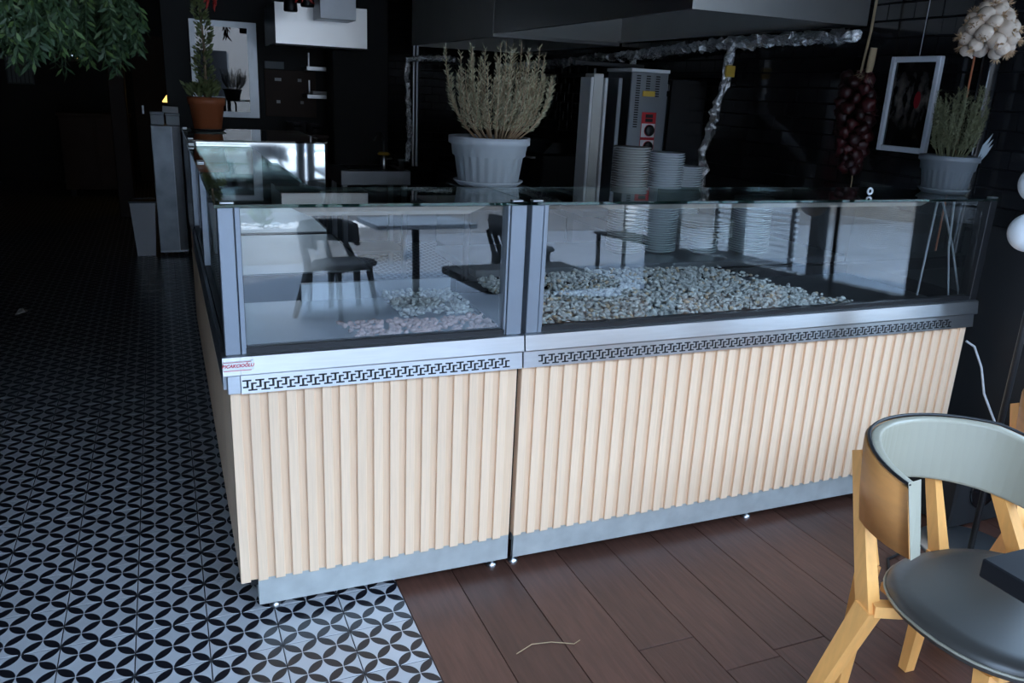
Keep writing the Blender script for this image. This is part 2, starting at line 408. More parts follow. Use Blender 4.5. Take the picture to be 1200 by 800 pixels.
# ------------------------------------------------------------------ display counters
ZT, ZW, ZB, ZG = .845, .735, .13, 1.25
PER, FACE = .05, .028
def key_units(mb, a, b, put):
    """black meander strokes on a strip from a to b; put(u0,u1,z0,z1) adds one stroke"""
    p = .0343; t = .0042; zb, zt = .7425, .7735; h = .0275
    k = a
    while k+.036 < b:
        put(k-.012, k+.012, zt-t, zt); put(k-.0018, k+.0042, zt-.021, zt); put(k-.011, k+.0042, zt-.0225, zt-.0225+t)
        c = k+.0145
        put(c-.012, c+.012, zb, zb+t); put(c-.0042, c+.0018, zb, zb+.021); put(c-.0042, c+.011, zb+.0225-t, zb+.0225)
        k += p
slat_src = {}
def slats_x(root, x0, x1):
    board = MB().box(x0, x1, .010, .03, ZB+.002, ZW).build('slat_board', 'slat_board', root)
    x = x0
    while x < x1-.012:
        e = min(x+FACE, x1)
        key = 'x' if e-x > FACE-.001 else None
        if key and key in slat_src:
            o = copy_part(slat_src[key], root, Vector((x, 0, 0))-OFF[root.name])
        else:
            o = MB().bbox(0, e-x, 0, .010, ZB, ZW, .0012).build('slat', 'slat_wood'); o.parent = root; o.location = Vector((x, 0, 0))-OFF[root.name]
            if key: slat_src[key] = o
        x += PER
def slats_y(root, y0, y1):
    MB().box(.010, .03, y0, y1, ZB+.002, ZW).build('slat_board', 'slat_board', root)
    y = y0
    while y < y1-.012:
        e = min(y+FACE, y1); key = 'y' if e-y > FACE-.001 else None
        if key and key in slat_src: copy_part(slat_src[key], root, Vector((0, y, 0))-OFF[root.name])
        else:
            o = MB().bbox(0, .010, 0, e-y, ZB, ZW, .0015).build('slat', 'slat_wood'); o.parent = root; o.location = Vector((0, y, 0))-OFF[root.name]
            if key: slat_src[key] = o
        y += PER
def foot(root, x, y):
    MB().lathe([(.008, .10), (.008, .012), (.018, .010), (.018, 0)], (x, y, 0), 12).build('levelling_foot', 'steel', root)
def front_glass(root, x0, x1):
    MB().prism([(.006, .860), (.011, .860), (.0235, 1.238), (.0185, 1.238)], 0, x0, x1).build('front_glass', 'pane_glass', root)
    MB().box(x0-.004, x1+.004, -.004, .028, .8455, .8625).box(x0-.004, x1+.004, .012, .03, 1.2385, 1.2435).build('gasket', 'black', root)
def front_trim(root, x0, x1, k0, k1):
    t = MB().prism([(-.0165, ZW), (.012, ZW), (.012, .790), (-.010, .790)], 0, x0, x1).build('grille_strip', 'steel', root)
    MB().prism([(-.024, .7905), (.012, .7905), (.030, ZT), (-.012, ZT), (-.018, .842), (-.025, .794)], 0, x0, x1).build('steel_ledge', 'steel', root)
    kb = MB(); key_units(kb, k0, k1, lambda a, b, z0, z1: kb.box(a, b, -.0006, .0004, z0, z1))
    for p in kb.v: p.y += -.0165+(p.z-ZW)/.055*.0065
    kb.build('meander_pattern', 'key_black', t)

# corner counter: front glass to the room, glazed side along the hall
c1 = thing('corner_counter', 'glazed corner display counter, shorter front with a red and white maker sticker', 'counter', (0, 0, 0), 'slatted display counters')
MB().box(.03, .865, .03, .72, .10, .80).box(.03, .68, .72, 1.138, .10, .80).build('carcass', 'black_soft', c1)
MB().box(.05, .862, .012, .03, .040, .1315).box(.05, .065, .05, 1.13, .040, .1315).build('plinth', 'galvanised', c1)
for p in ((.10, .06), (.82, .05), (.10, 1.0), (.78, .6)): foot(c1, *p)
slats_x(c1, 0.0, .862); slats_y(c1, .035, 1.138)
front_trim(c1, .030, .868, .045, .85)
MB().bbox(-.006, .029, -.015, .03, ZW, .789, .002).build('corner_cap', 'steel', c1)
MB().prism([(-.024, .7905), (.012, .7905), (.030, ZT), (-.012, ZT), (-.018, .842), (-.025, .794)], 0, -.016, .0295).build('ledge_corner', 'steel', c1)
MB().box(-.014, .02, .031, 1.138, ZW, ZT).build('side_trim', 'steel_dull', c1)
front_glass(c1, .052, .803)
MB().box(.008, .0125, .052, 1.125, .860, 1.238).build('side_glass', 'pane_glass', c1)
MB().box(-.003, .028, .05, 1.135, ZT, .862).box(.002, .028, .05, 1.135, 1.226, 1.2435).build('side_gasket', 'black', c1)
for a, b in ((-.006, .034), (.812, .862)): MB().bbox(a, b, -.006, .05, ZT, 1.2435, .002).build('post', 'aluminium', c1)
for a, b in ((.036, .050), (.802, .810)): MB().bbox(a, b, -.004, .04, ZT, 1.2435, .0015).build('glazing_profile', 'aluminium', c1)
MB().bbox(-.004, .03, 1.098, 1.137, ZT, 1.2435, .002).build('side_post', 'aluminium', c1)
tg = MB().prism([(-.012, -.014), (.868, -.014), (.868, .36), (.31, .36), (.29, .38), (.29, 1.138), (-.012, 1.138)], 2, 1.244, 1.252).build('top_glass', 'top_glass', c1)
MB().box(-.012, .868, -.0152, -.0142, 1.244, 1.252).box(-.0132, -.0122, -.0152, 1.138, 1.244, 1.252).build('glass_edge', 'glass_edge', tg)
for x in (.002, .815): MB().bbox(x, x+.034, -.006, .018, 1.2525, 1.2575, .001).build('glass_clip', 'steel', c1)
MB().bbox(-.006, .018, 1.09, 1.124, 1.2525, 1.2575, .001).build('glass_clip', 'steel', c1)
MB().prism([(.17, 1.2425), (.76, 1.2425), (.69, 1.214), (.23, 1.214)], 1, .028, .075).build('lamp_housing', 'beige_metal', c1)
MB().box(.04, .862, .04, .70, .80, .806).build('tray', 'steel_dull', c1)
MB().box(.30, .862, .68, .70, .806, .87).build('tray_rim', 'steel_dull', c1)
# maker sticker on the ledge corner
st = MB().prism([(-.014, .806), (.058, .806), (.064, .812), (.064, .835), (.055, .832), (-.014, .832)], 1, -.0262, -.0200).build('maker_sticker', 'white_gloss', c1)
sty = MB()
for q in ((-.014, .058, .8065, .8085), (-.014, .058, .8305, .8320)): sty.box(q[0], q[1], -.0266, -.0260, q[2], q[3])
sty.build('sticker_border', 'red_panel', st)
mt = Matrix.Translation((.023, -.0264, .8205)) @ Matrix.Rotation(PI/2, 4, 'X')
text_mesh('BIÇAKÇIOĞLU', .0125, 'red_panel', 'sticker_lettering', st, mt)
mt = Matrix.Translation((.023, -.0264, .8120)) @ Matrix.Rotation(PI/2, 4, 'X')

# long counter beside it
c2 = thing('long_counter', 'long glazed display counter with a bed of grey pebbles, next to the wall', 'counter', (.872, 0, 0), 'slatted display counters')
MB().box(.875, 2.87, .03, .72, .10, .80).build('carcass', 'black_soft', c2)
MB().box(.882, 2.86, .012, .03, .040, .1315).build('plinth', 'galvanised', c2)
for p in ((.90, .05), (1.9, .05), (2.8, .05), (1.9, .6)): foot(c2, *p)
slats_x(c2, .875, 2.868)
front_trim(c2, .873, 2.87, .935, 2.78)
front_glass(c2, .936, 2.83)
for a, b, m in ((.878, .918, 'aluminium'), (2.832, 2.87, 'black')): MB().bbox(a, b, -.006, .05, ZT, 1.2435, .002).build('post', m, c2)
MB().bbox(.920, .934, -.004, .04, ZT, 1.2435, .0015).build('glazing_profile', 'aluminium', c2)
tg = MB().box(.873, 2.875, -.014, .36, 1.244, 1.252).build('top_glass', 'top_glass', c2)
MB().box(.873, 2.875, -.0152, -.0142, 1.244, 1.252).build('glass_edge', 'glass_edge', tg)
for x in (.880, 2.835): MB().bbox(x, x+.034, -.006, .018, 1.2525, 1.2575, .001).build('glass_clip', 'steel', c2)
MB().prism([(1.10, 1.2425), (2.55, 1.2425), (2.50, 1.222), (1.16, 1.222)], 1, .028, .075).build('lamp_housing', 'beige_metal', c2)
MB().box(.89, 2.86, .04, .70, .80, .806).build('tray', 'steel_dull', c2)
MB().box(.89, 2.86, .68, .70, .806, .85).build('tray_rim', 'black', c2)
MB().box(2.864, 2.868, .05, .70, .86, 1.24).build('end_glass', 'pane_glass', c2)

# counter along the hall
c3 = thing('side_counter', 'glazed display counter facing the dark hall, behind the corner one', 'counter', (0, 1.142, 0), 'slatted display counters')
MB().box(.03, .68, 1.145, 2.07, .10, .80).build('carcass', 'black_soft', c3)
MB().box(.05, .065, 1.15, 2.06, .040, .1315).build('plinth', 'galvanised', c3)
for p in ((.10, 1.2), (.10, 2.0), (.6, 2.0)): foot(c3, *p)
slats_y(c3, 1.142, 2.07)
MB().box(-.014, .02, 1.142, 2.07, ZW, ZT).build('side_trim', 'steel_dull', c3)
MB().box(.008, .0125, 1.18, 2.05, .860, 1.238).build('side_glass', 'pane_glass', c3)
MB().box(-.003, .028, 1.18, 2.05, ZT, .862).box(.002, .028, 1.18, 2.05, 1.226, 1.2435).build('side_gasket', 'black', c3)
for a in (1.142, 2.05): MB().bbox(-.004, .03, a, a+.036 if a < 2 else a+.02, ZT, 1.2435, .002).build('post', 'aluminium', c3)
tg = MB().box(-.012, .27, 1.142, 2.07, 1.244, 1.252).build('top_glass', 'top_glass', c3)
MB().box(-.0132, -.0122, 1.142, 2.07, 1.244, 1.252).build('glass_edge', 'glass_edge', tg)
for y in (1.15, 2.03): MB().bbox(-.006, .018, y, y+.034, 1.2525, 1.2575, .001).build('glass_clip', 'steel', c3)
MB().box(.04, .66, 1.16, 2.05, .80, .806).build('tray', 'steel_dull', c3)
# end counter with a mirror-bright end
c4 = thing('end_counter', 'taller end counter with a mirror-bright steel end and terracotta pot on top', 'counter', (0, 2.09, 0), 'slatted display counters')
MB().box(.03, .64, 2.10, 3.05, .10, 1.262).build('carcass', 'black_soft', c4)
MB().box(.03, .645, 2.09, 2.0995, .12, 1.262).build('end_panel', 'mirror_steel', c4)
MB().box(.05, .065, 2.10, 3.04, .040, .1315).build('plinth', 'galvanised', c4)
for p in ((.10, 2.2), (.10, 2.9), (.55, 2.9)): foot(c4, *p)
slats_y(c4, 2.10, 3.05)
MB().box(-.006, .0295, 2.10, 3.05, .74, 1.262).build('side_panel', 'black_gloss', c4)
tg = MB().box(-.012, .66, 2.08, 3.07, 1.264, 1.272).build('top_glass', 'top_glass', c4)
for y in (2.09, 3.0): MB().bbox(-.006, .018, y, y+.034, 1.2725, 1.2775, .001).build('glass_clip', 'steel', c4)

# pebbles
def ico(bm_cache={}):
    if 'v' not in bm_cache:
        bm = bmesh.new(); bmesh.ops.create_icosphere(bm, subdivisions=1, radius=1)
        bm.verts.index_update(); bm_cache['v'] = [v.co.copy() for v in bm.verts]; bm_cache['f'] = [tuple(q.index for q in f.verts) for f in bm.faces]; bm.free()
    return bm_cache['v'], bm_cache['f']
def pebble(mb, c, r):
    v, f = ico(); sc = Vector((random.uniform(.8, 1.35), random.uniform(.7, 1.1), random.uniform(.45, .8)))
    R = Matrix.Rotation(random.uniform(0, 6.28), 3, 'Z') @ Matrix.Rotation(random.gauss(0, .5), 3, 'X')
    mb.add([Vector(c)+R @ Vector((p.x*sc.x, p.y*sc.y, p.z*sc.z))*r*random.uniform(.85, 1.12) for p in v], f, True)
P1, P2 = MB(), MB()
for _ in range(5200):
    x, y = random.uniform(.96, 2.55), random.uniform(.06, .66)
    if x > 2.30-.25*(y-.05)/.6+random.uniform(-.08, .08): continue
    z = .816+.022*math.exp(-((x-1.5)/.8)**2)+random.uniform(0, .016)+.03*(y/.66)
    pebble(P2 if random.random() < .10 else P1, (x, y, z), random.uniform(.007, .0125))
nf = len(P1.f); P1.add(P2.v, P2.f, True)
po = tag(P1.build('pebble_bed', 'pebble'), 'bed of small grey and tan pebbles inside the long glass counter', 'pebbles', kind='stuff')
po.data.materials.append(M['pebble_tan'])
for p in po.data.polygons[nf:]: p.material_index = 1
P3, P4 = MB(), MB()
for _ in range(260):
    x = random.uniform(.36, .84); y = random.uniform(.06, .30)
    pebble(P3, (x, y, .824+random.uniform(0, .006)), random.uniform(.010, .016))
for _ in range(520):
    pebble(P4, (random.uniform(.58, .84), random.uniform(.36, .64), .816+random.uniform(0, .03)), random.uniform(.007, .012))
tag(P3.build('stone_layer', 'pink_stone'), 'layer of pinkish round stones inside the corner glass counter', 'stones', kind='stuff')
tag(P4.build('white_pebble_heap', 'pebble'), 'small heap of pale pebbles in the back of the corner counter', 'pebbles', kind='stuff')

# ------------------------------------------------------------------ prep table and plates behind the long counter
pt = thing('prep_table', 'low steel worktop behind the long counter carrying stacks of plates', 'table', (1.0, .80, 0))
MB().bbox(1.0, 2.94, .78, 1.32, .84, .87, .003).build('worktop', 'steel_dull', pt)
MB().box(1.03, 2.9, .84, 1.2, .12, .84).build('cabinet_body', 'black_soft', pt)
for x in (1.05, 2.86):
    for y in (.87, 1.17): MB().bbox(x, x+.04, y, y+.03, 0, .12, .002).build('leg', 'steel_dull', pt)
def plate_mesh(r, name, m):
    return MB().lathe([(.0, .0), (r*.55, .0), (r*.62, .003), (r*.98, .0145), (r, .0165), (r*.985, .0180), (r*.60, .0065), (r*.55, .0045), (0, .0045)], (0, 0, 0), 28).build(name, m)
def stack(x, y, z, r, n, dz, m, name, label, grp):
    src = None
    for i in range(n):
        if src is None: o = src = plate_mesh(r, name, m)
        else: o = src.copy(); C.objects.link(o)
        o.location = (x+random.uniform(-.002, .002), y+random.uniform(-.002, .002), z+i*dz); tag(o, label, 'plate', grp)
stack(1.82, 1.02, .870, .085, 44, .0108, 'porcelain_cream', 'dinner_plate', 'cream plate in the tallest stack, in front of the grill', 'plates in the tallest stack')
stack(2.005, 1.02, .870, .085, 42, .0108, 'porcelain', 'dinner_plate', 'white plate in the tall stack between the tallest and shortest ones', 'plates in the second tall stack')
stack(2.235, 1.19, .870, .085, 35, .0108, 'porcelain', 'dinner_plate', 'bluish white plate in the lower stack beside the two tall ones', 'plates in the lower stack')
stack(2.21, .955, .948, .105+.03, 7, .0115, 'porcelain_cream', 'serving_plate', 'wide cream serving plate in the short stack behind glass', 'wide serving plates')
stack(2.21, .955, .870, .07, 6, .0125, 'porcelain', 'side_plate', 'small plate in the pile that carries the wide serving plates', 'small plates under the serving plates')
stack(2.46, .93, .870, .095, 24, .0108, 'porcelain', 'dinner_plate', 'white plate in the stack by the wall end, behind glass', 'plates in the stack near the wall')

# ------------------------------------------------------------------ pots and plants on the counter
def needles(mb, p0, p1, curve, n, L, wd, lo=.15):
    for i in range(n):
        t = lo+(1-lo)*(i+random.random())/n
        p = curve(t); q = curve(min(1, t+.03)); d = (q-p)
        if d.length < 1e-5: d = Vector((0, 0, 1))
        d.normalize(); a = Vector((random.gauss(0, 1), random.gauss(0, 1), random.gauss(0, .4)))
        a = (a-d*a.dot(d)).normalized()
        mb.blade(p, d*.75+a*.75, L*random.uniform(.6, 1.15), wd)
def rosemary(root, c, rx, h, n, mat_needle, nn, L, lean=.9, stem='rosemary_stem'):
    st, nl = MB(), MB()
    for i in range(n):
        a = random.uniform(0, 2*PI); k = math.sqrt(random.random())
        b = Vector((math.cos(a)*.035*k, math.sin(a)*.035*k, 0)); top = Vector((math.cos(a)*rx*k*1.0, math.sin(a)*rx*k*lean, h*random.uniform(.68, 1.0)*(1-.12*k)))
        mid = Vector((top.x*1.0, top.y*1.0, h*.22))
        def cv(t, b=b, mid=mid, top=top, c=Vector(c)): return c+b*(1-t)**2+mid*2*t*(1-t)+top*t*t
        st.tube([cv(j/7) for j in range(8)], [.0028-.0018*j/7 for j in range(8)], 5)
        needles(nl, None, None, cv, nn, L, .0026, .28)
        if random.random() < .8:
            t0 = random.uniform(.25, .5); e = cv(t0)+Vector((math.cos(a+1)*.05, math.sin(a+1)*.05, h*random.uniform(.25, .45)))
            def cw(t, s=cv(t0), e=e, m_=cv(t0)+Vector((math.cos(a+1)*.05, math.sin(a+1)*.05, h*.1))): return s*(1-t)**2+m_*2*t*(1-t)+e*t*t
            st.tube([cw(j/5) for j in range(6)], .0013, 4); needles(nl, None, None, cw, nn//2, L, .0028)
    st.build('stems', stem, root); nl.build('needles', mat_needle, root)
def fluted_pot(root, c, r, h, m, saucer=True):
    n = 96
    prof = [(r*.70, 0), (r*.74, h*.02), (r*.83, h*.56), (r*.90, h*.60), (r*.93, h*.82), (r, h*.85), (r*1.0, h), (r*.93, h), (r*.86, h*.80), (r*.5, h*.8)]
    fl = lambda i, j: (1-.022*(1 if (i % 4) in (0, 1) else -.6)) if j in (1, 2) else 1
    MB().lathe(prof, c, n, fl).build('pot', m, root)
    MB().lathe([(0, h*.86), (r*.88, h*.86)], c, 24).build('soil', 'soil', root)
    if saucer: MB().lathe([(0, -.012), (r*.72, -.012), (r*.86, .004), (r*.87, .008), (r*.70, -.002), (0, -.002)], c, 36).build('saucer', m, root)
# big pot stands on a stand just behind the glass top
stn = thing('plant_stand', 'black metal stand under the big grey rosemary pot', 'stand', (.95, .52, 0))
MB().bbox(.82, 1.08, .40, .64, 1.231, 1.2395, .002).build('stand_top', 'black', stn)
MB().tube([(.95, .76, .0), (.95, .76, .012)], .12, 24).build('stand_base', 'black', stn)
MB().tube([(.95, .76, .012), (.95, .76, 1.16), (.95, .72, 1.205), (.95, .6, 1.217)], .0135, 10).build('stand_pole', 'black', stn)
bp_ = thing('potted_rosemary', 'big grey fluted pot with a dried bushy rosemary above the counter joint', 'potted plant', (.93, .50, 1.254))
fluted_pot(bp_, (.93, .50, 1.254), .142, .155, 'grey_plastic')
rosemary(bp_, (.955, .50, 1.375), .20, .37, 60, 'rosemary_needle', 100, .019)
sp_ = thing('potted_rosemary', 'small dark grey fluted pot with upright rosemary at the wall end of the counter', 'potted plant', (2.775, .17, 1.265))
fluted_pot(sp_, (2.775, .17, 1.265), .112, .135, 'dark_grey_plastic')
rosemary(sp_, (2.775, .17, 1.37), .105, .33, 40, 'rosemary_green', 150, .016, stem='rosemary_green')
lf = MB(); 
for k in range(3): lf.blade((2.84+.012*k, .10, 1.385), (.45+.1*k, -.1, 1), .12-.02*k, .035, (1, .3, -.3), .004)
lf.build('pale_leaf', 'grey_card', sp_)
tp = thing('potted_topiary', 'terracotta pot with a slender green topiary on the end counter', 'potted plant', (.125, 2.83, 1.2735))
MB().lathe([(.070, .0), (.074, .003), (.092, .135), (.098, .138), (.102, .178), (.094, .178), (.088, .15), (.03, .15)], (.125, 2.83, 1.276), 36).build('pot', 'terracotta', tp)
MB().lathe([(0, 0), (.085, 0), (.098, .012), (.09, .012), (.08, .004), (0, .004)], (.125, 2.83, 1.2735), 30).build('saucer', 'black', tp)
MB().lathe([(0, .155), (.090, .155)], (.125, 2.83, 1.276), 24).build('soil', 'soil', tp)
MB().tube([(.125, 2.83, 1.43), (.13, 2.83, 1.7), (.115, 2.83, 2.02)], [.009, .007, .003], 6).build('stem', 'rosemary_stem', tp)
tl = MB()
for i in range(620):
    t = random.random(); z = 1.47+.55*t; a = random.uniform(0, 6.28); rr_ = .048*(1-.55*t)*random.uniform(.4, 1)
    cx = .125+.012*math.sin(z*22)
    tl.blade((cx+rr_*math.cos(a), 2.83+rr_*math.sin(a), z), (math.cos(a), math.sin(a), .7), .032, .014)
for i in range(150):
    a = random.uniform(0, 6.28); rr_ = .085*random.random()
    tl.blade((.105+rr_*math.cos(a), 2.83+rr_*math.sin(a), 1.45+.06*random.random()), (math.cos(a), math.sin(a), 1.0), .045, .018)
tl.build('leaves', 'topiary_green', tp)

# ------------------------------------------------------------------ kitchen line along the right wall
kc = thing('cooking_line', 'black cooking bench along the tiled wall under the hood', 'kitchen bench', (2.25, 1.40, 0))
MB().box(2.27, 2.97, 1.42, 5.25, .1, .86).build('bench_body', 'black_soft', kc)
MB().bbox(2.25, 2.98, 1.40, 5.28, .86, .90, .004).build('bench_top', 'black_gloss', kc)
for y in (1.5, 3.3, 5.1): MB().bbox(2.3, 2.34, y, y+.04, 0, .1, .002).build('leg', 'black', kc)
for i in range(4):
    y = 1.55+i*.95; MB().bbox(2.262, 2.269, y, y+.85, .16, .80, .001).build('bench_door', 'black', kc)
# upright grill: burner column, carriage and control tower
gm = thing('kebab_grill', 'upright steel kebab grill with red control panel and two black dials', 'grill', (2.2, 1.72, .9))
MB().bbox(2.20, 2.43, 1.72, 1.98, .96, 1.695, .004).build('control_tower', 'steel_dull', gm)
MB().bbox(2.195, 2.435, 1.715, 1.985, 1.695, 1.712, .002).build('tower_cap', 'white', gm)
vs = MB()
for cx, n_ in ((2.232, 22), (2.293, 9), (2.352, 9)):
    for i in range(n_): vs.box(cx, cx+.024, 1.7175, 1.7205, 1.672-i*.0125, 1.678-i*.0125)
vs.build('vent_slots', 'key_black', gm)
MB().box(2.275, 2.352, 1.7165, 1.7205, 1.572, 1.600).build('yellow_label', 'yellow_label', gm)
MB().box(2.283, 2.372, 1.7165, 1.7205, 1.02, 1.490).build('red_panel', 'red_panel', gm)
for z in (1.395, 1.308):
    d = MB().box(2.285, 2.368, 1.7150, 1.7164, z-.036, z+.036).build('dial_plate', 'white', gm)
    MB().lathe([(.029, 0), (.029, .010), (.022, .016), (0, .016)], (0, 0, 0), 20).build('dial', 'black', d)
    dd = [c for c in d.children][0]; dd.data.transform(Matrix.Translation((2.334, 1.7148, z)) @ Matrix.Rotation(PI/2, 4, 'X') @ Matrix.Translation(OFF[d.name])); dd.data.transform(Matrix.Translation(-OFF[d.name]))
    MB().lathe([(.032, 0), (.032, .001), (.0295, .001)], (0, 0, 0), 20).build('dial_ring', 'red_panel', d)
    dd = [c for c in d.children][1]; dd.data.transform(Matrix.Translation((2.334, 1.7149, z)) @ Matrix.Rotation(PI/2, 4, 'X') @ Matrix.Translation(OFF[d.name])); dd.data.transform(Matrix.Translation(-OFF[d.name]))
MB().box(2.305, 2.350, 1.7135, 1.7164, 1.440, 1.457).box(2.305, 2.350, 1.7135, 1.7164, 1.462, 1.480).build('rocker_switch', 'black', gm)
MB().bbox(2.135, 2.160, 1.74, 1.90, .96, 1.66, .003).build('burner_shield', 'steel_dull', gm)
MB().bbox(1.985, 2.045, 1.74, 1.84, 1.0, 1.675, .004).build('burner_panel', 'satin_steel', gm)
for x in (1.965, 2.050): MB().bbox(x, x+.016, 1.73, 1.85, 1.03, 1.655, .002).build('burner_edge', 'white', gm)
MB().bbox(1.96, 2.44, 1.70, 2.0, .93, .96, .004).build('drip_tray', 'steel_dull', gm)
for x in (2.05, 2.38):
    for y in (1.72, 1.96): MB().bbox(x-.02+.22*(x < 2.2), x+.02+.22*(x < 2.2), y, y+.03, .90, .93, .002).build('leg', 'black', gm)
MB().bbox(1.9, 2.32, 1.80, 1.82, 1.715, 1.735, .002).build('top_rail', 'black', gm)
def hood(name, y0, y1, label, z0=1.935, fm='hood_steel'):
    h = thing(name, label, 'hood', (2.0, y0, z0), 'steel extractor hoods over the cooking line')
    MB().box(2.0, 2.012, y0, y1, z0, 2.55).build('front_panel', fm, h)
    MB().box(2.012, 2.985, y1-.012, y1, z0, 2.55).build('end_panel', 'satin_steel', h)
    MB().box(2.012, 2.985, y0, y0+.012, z0, 2.55).build('end_panel', 'hood_steel', h)
    MB().box(2.973, 2.985, y0+.012, y1-.012, z0-.0, 2.55).build('back_panel', 'satin_steel', h)
    MB().box(2.012, 2.973, y0+.012, y1-.012, 2.35, 2.36).build('filter_ceiling', 'steel_dull', h)
    MB().box(2.012, 2.03, y0+.012, y1-.012, z0, z0+.012).box(2.95, 2.973, y0+.012, y1-.012, z0, z0+.012).build('gutter_lip', 'steel', h)
    return h
hood('extractor_hood', .93, 3.24, 'long steel extractor hood above the kebab grill')
hood('extractor_hood', 3.26, 5.25, 'steel extractor hood farther back, beside the black column', 1.915, 'satin_steel')
# foil wrapped pipes
def foil_tube(pts, r, n=9, seg=.022):
    P = []
    for a, b in zip(pts, pts[1:]):
        a, b = Vector(a), Vector(b); k = max(1, int((b-a).length/seg))
        for i in range(k): P.append(a.lerp(b, i/k)+Vector((random.gauss(0, r*.1), random.gauss(0, r*.1), random.gauss(0, r*.1))))
    P.append(Vector(pts[-1]))
    mb = MB(); mb.tube(P, [r*random.uniform(.82, 1.2) for _ in P], n, smooth=False)
    for p in range(len(mb.v)): mb.v[p] = mb.v[p]+Vector((random.gauss(0, r*.2), random.gauss(0, r*.2), random.gauss(0, r*.2)))
    return mb
fp = thing('foil_pipe', 'foil wrapped pipe running along the black tiled wall under the hood', 'pipe', (2.88, .92, 1.87))
foil_tube([(2.90, .90, 1.888), (2.90, 1.815, 1.885), (2.90, 2.93, 1.84), (2.90, 4.2, 1.80), (2.88, 5.2, 1.78)], .030).build('main_run', 'foil', fp)
foil_tube([(2.88, 1.80, 1.89), (2.86, 1.80, 1.68), (2.84, 1.82, 1.53), (2.72, 1.70, 1.38), (2.66, 1.66, 1.30), (2.62, 1.58, 1.20), (2.60, 1.60, 1.02), (2.60, 1.60, .945)], .024).build('drop_pipe', 'foil', fp)
foil_tube([(2.88, 2.86, 1.84), (2.87, 2.86, 1.70)], .027).build('short_branch', 'foil', fp)
MB().bbox(2.84, 2.90, 1.77, 1.785, 1.70, 1.76, .002).build('yellow_valve', 'yellow_label', fp)
fq = thing('foil_pipe', 'bent foil wrapped pipe rising behind the sink tap', 'pipe', (1.83, 4.78, .9))
foil_tube([(1.84, 4.8, .95), (1.86, 4.8, 1.15), (1.83, 4.8, 1.70), (1.84, 4.8, 1.785), (1.95, 4.8, 1.80), (2.25, 4.8, 1.81)], .022).build('pipe', 'foil', fq)
MB().tube([(1.90, 4.83, .9), (1.90, 4.83, 1.9)], .010, 8).build('steel_riser', 'steel', fq)
MB().tube([(1.93, 4.83, .9), (1.93, 4.83, 1.9)], .014, 8).build('grey_riser', 'steel_dull', fq)
MB().tube([(2.93, 1.0, 1.74), (2.93, 5.1, 1.70)], .008, 6)
rl = MB().bbox(2.92, 2.94, 1.9, 4.6, 1.70, 1.72, .002); 
for y in (2.0, 3.2, 4.4): rl.box(2.94, 2.989, y, y+.02, 1.70, 1.72)
tag(rl.build('utensil_rail', 'black'), 'thin black utensil rail fixed to the tiled wall under the foil pipe', 'rail')
hk = MB(); hk.bbox(2.905, 2.918, 3.46, 3.475, 1.62, 1.76, .002).bbox(2.905, 2.918, 3.44, 3.495, 1.685, 1.70, .002)
tag(hk.build('hanging_hook', 'steel'), 'small bright steel hook hanging on the utensil rail', 'hook')
ov = thing('wall_oven', 'dark tall oven panel against the tiled wall right of the grill', 'oven', (2.75, 1.98, .9))
MB().bbox(2.70, 2.96, 2.10, 2.50, .91, 1.68, .006).build('oven_body', 'black_gloss', ov)
MB().bbox(2.694, 2.70, 2.13, 2.47, 1.0, 1.58, .002).build('oven_door', 'steel_dull', ov)
MB().bbox(2.69, 2.70, 2.13, 2.47, 1.61, 1.65, .002).build('top_strip', 'steel', ov)
# black fryer with lid
fy = thing('fryer', 'black boxy fryer with slanted lid behind the rosemary pot', 'fryer', (1.95, 3.05, .9))
MB().bbox(2.30, 2.75, 3.0, 3.5, .90, 1.16, .01).build('fryer_body', 'black', fy)
MB().prism([(2.30, 1.165), (2.75, 1.165), (2.75, 1.24), (2.38, 1.24)], 1, 3.0, 3.5).build('fryer_lid', 'black_gloss', fy)
MB().tube([(2.29, 3.1, 1.13), (2.26, 3.1, 1.13), (2.26, 3.4, 1.13), (2.29, 3.4, 1.13)], .008, 8).build('fryer_handle', 'steel', fy)
MB().bbox(2.55, 2.60, 2.6, 2.65, .901, .99, .01)
for (x, y, h, lab) in ((2.34, 1.50, .07, 'small steel cup on the cooking bench in front of the grill'),):
    o = MB().lathe([(0, 0), (.022, 0), (.028, h), (.026, h), (.020, .003), (0, .003)], (x, y, .90), 18).build('steel_cup', 'steel'); tag(o, lab, 'cup')

# sink unit
sk = thing('sink_unit', 'steel sink unit below the foil pipe', 'sink', (1.2, 4.4, 0))
MB().bbox(1.18, 1.76, 4.40, 4.95, .78, .90, .006).build('basin_front', 'steel_dull', sk)
MB().box(1.26, 1.68, 4.48, 4.88, .898, .9015).build('basin_bowl', 'black_gloss', sk)
for x in (1.20, 1.70):
    for y in (4.43, 4.88): MB().bbox(x, x+.04, y, y+.04, 0, .78, .003).build('leg', 'steel_dull', sk)
MB().bbox(1.2, 1.74, 4.45, 4.9, .2, .23, .003).build('under_shelf', 'steel_dull', sk)
tp_ = thing('sink_tap', 'dark gooseneck tap with a yellow collar at the sink', 'tap', (1.66, 4.90, .90))
MB().tube([(1.66, 4.91, .90), (1.66, 4.91, 1.10), (1.645, 4.88, 1.15), (1.61, 4.83, 1.175), (1.56, 4.76, 1.165), (1.53, 4.72, 1.12)], .009, 10).build('spout', 'steel_dull', tp_)
MB().lathe([(.0, 0), (.05, 0), (.055, .012), (.04, .024), (0, .026)], (1.66, 4.91, .985), 20).build('yellow_collar', 'yellow_label', tp_)
MB().tube([(1.66, 4.90, .95), (1.72, 4.86, .96)], .009, 8).build('lever', 'steel', tp_)
MB().lathe([(.030, 0), (.028, .06), (.012, .08)], (1.66, 4.91, .9015), 16).build('tap_base', 'steel', tp_)
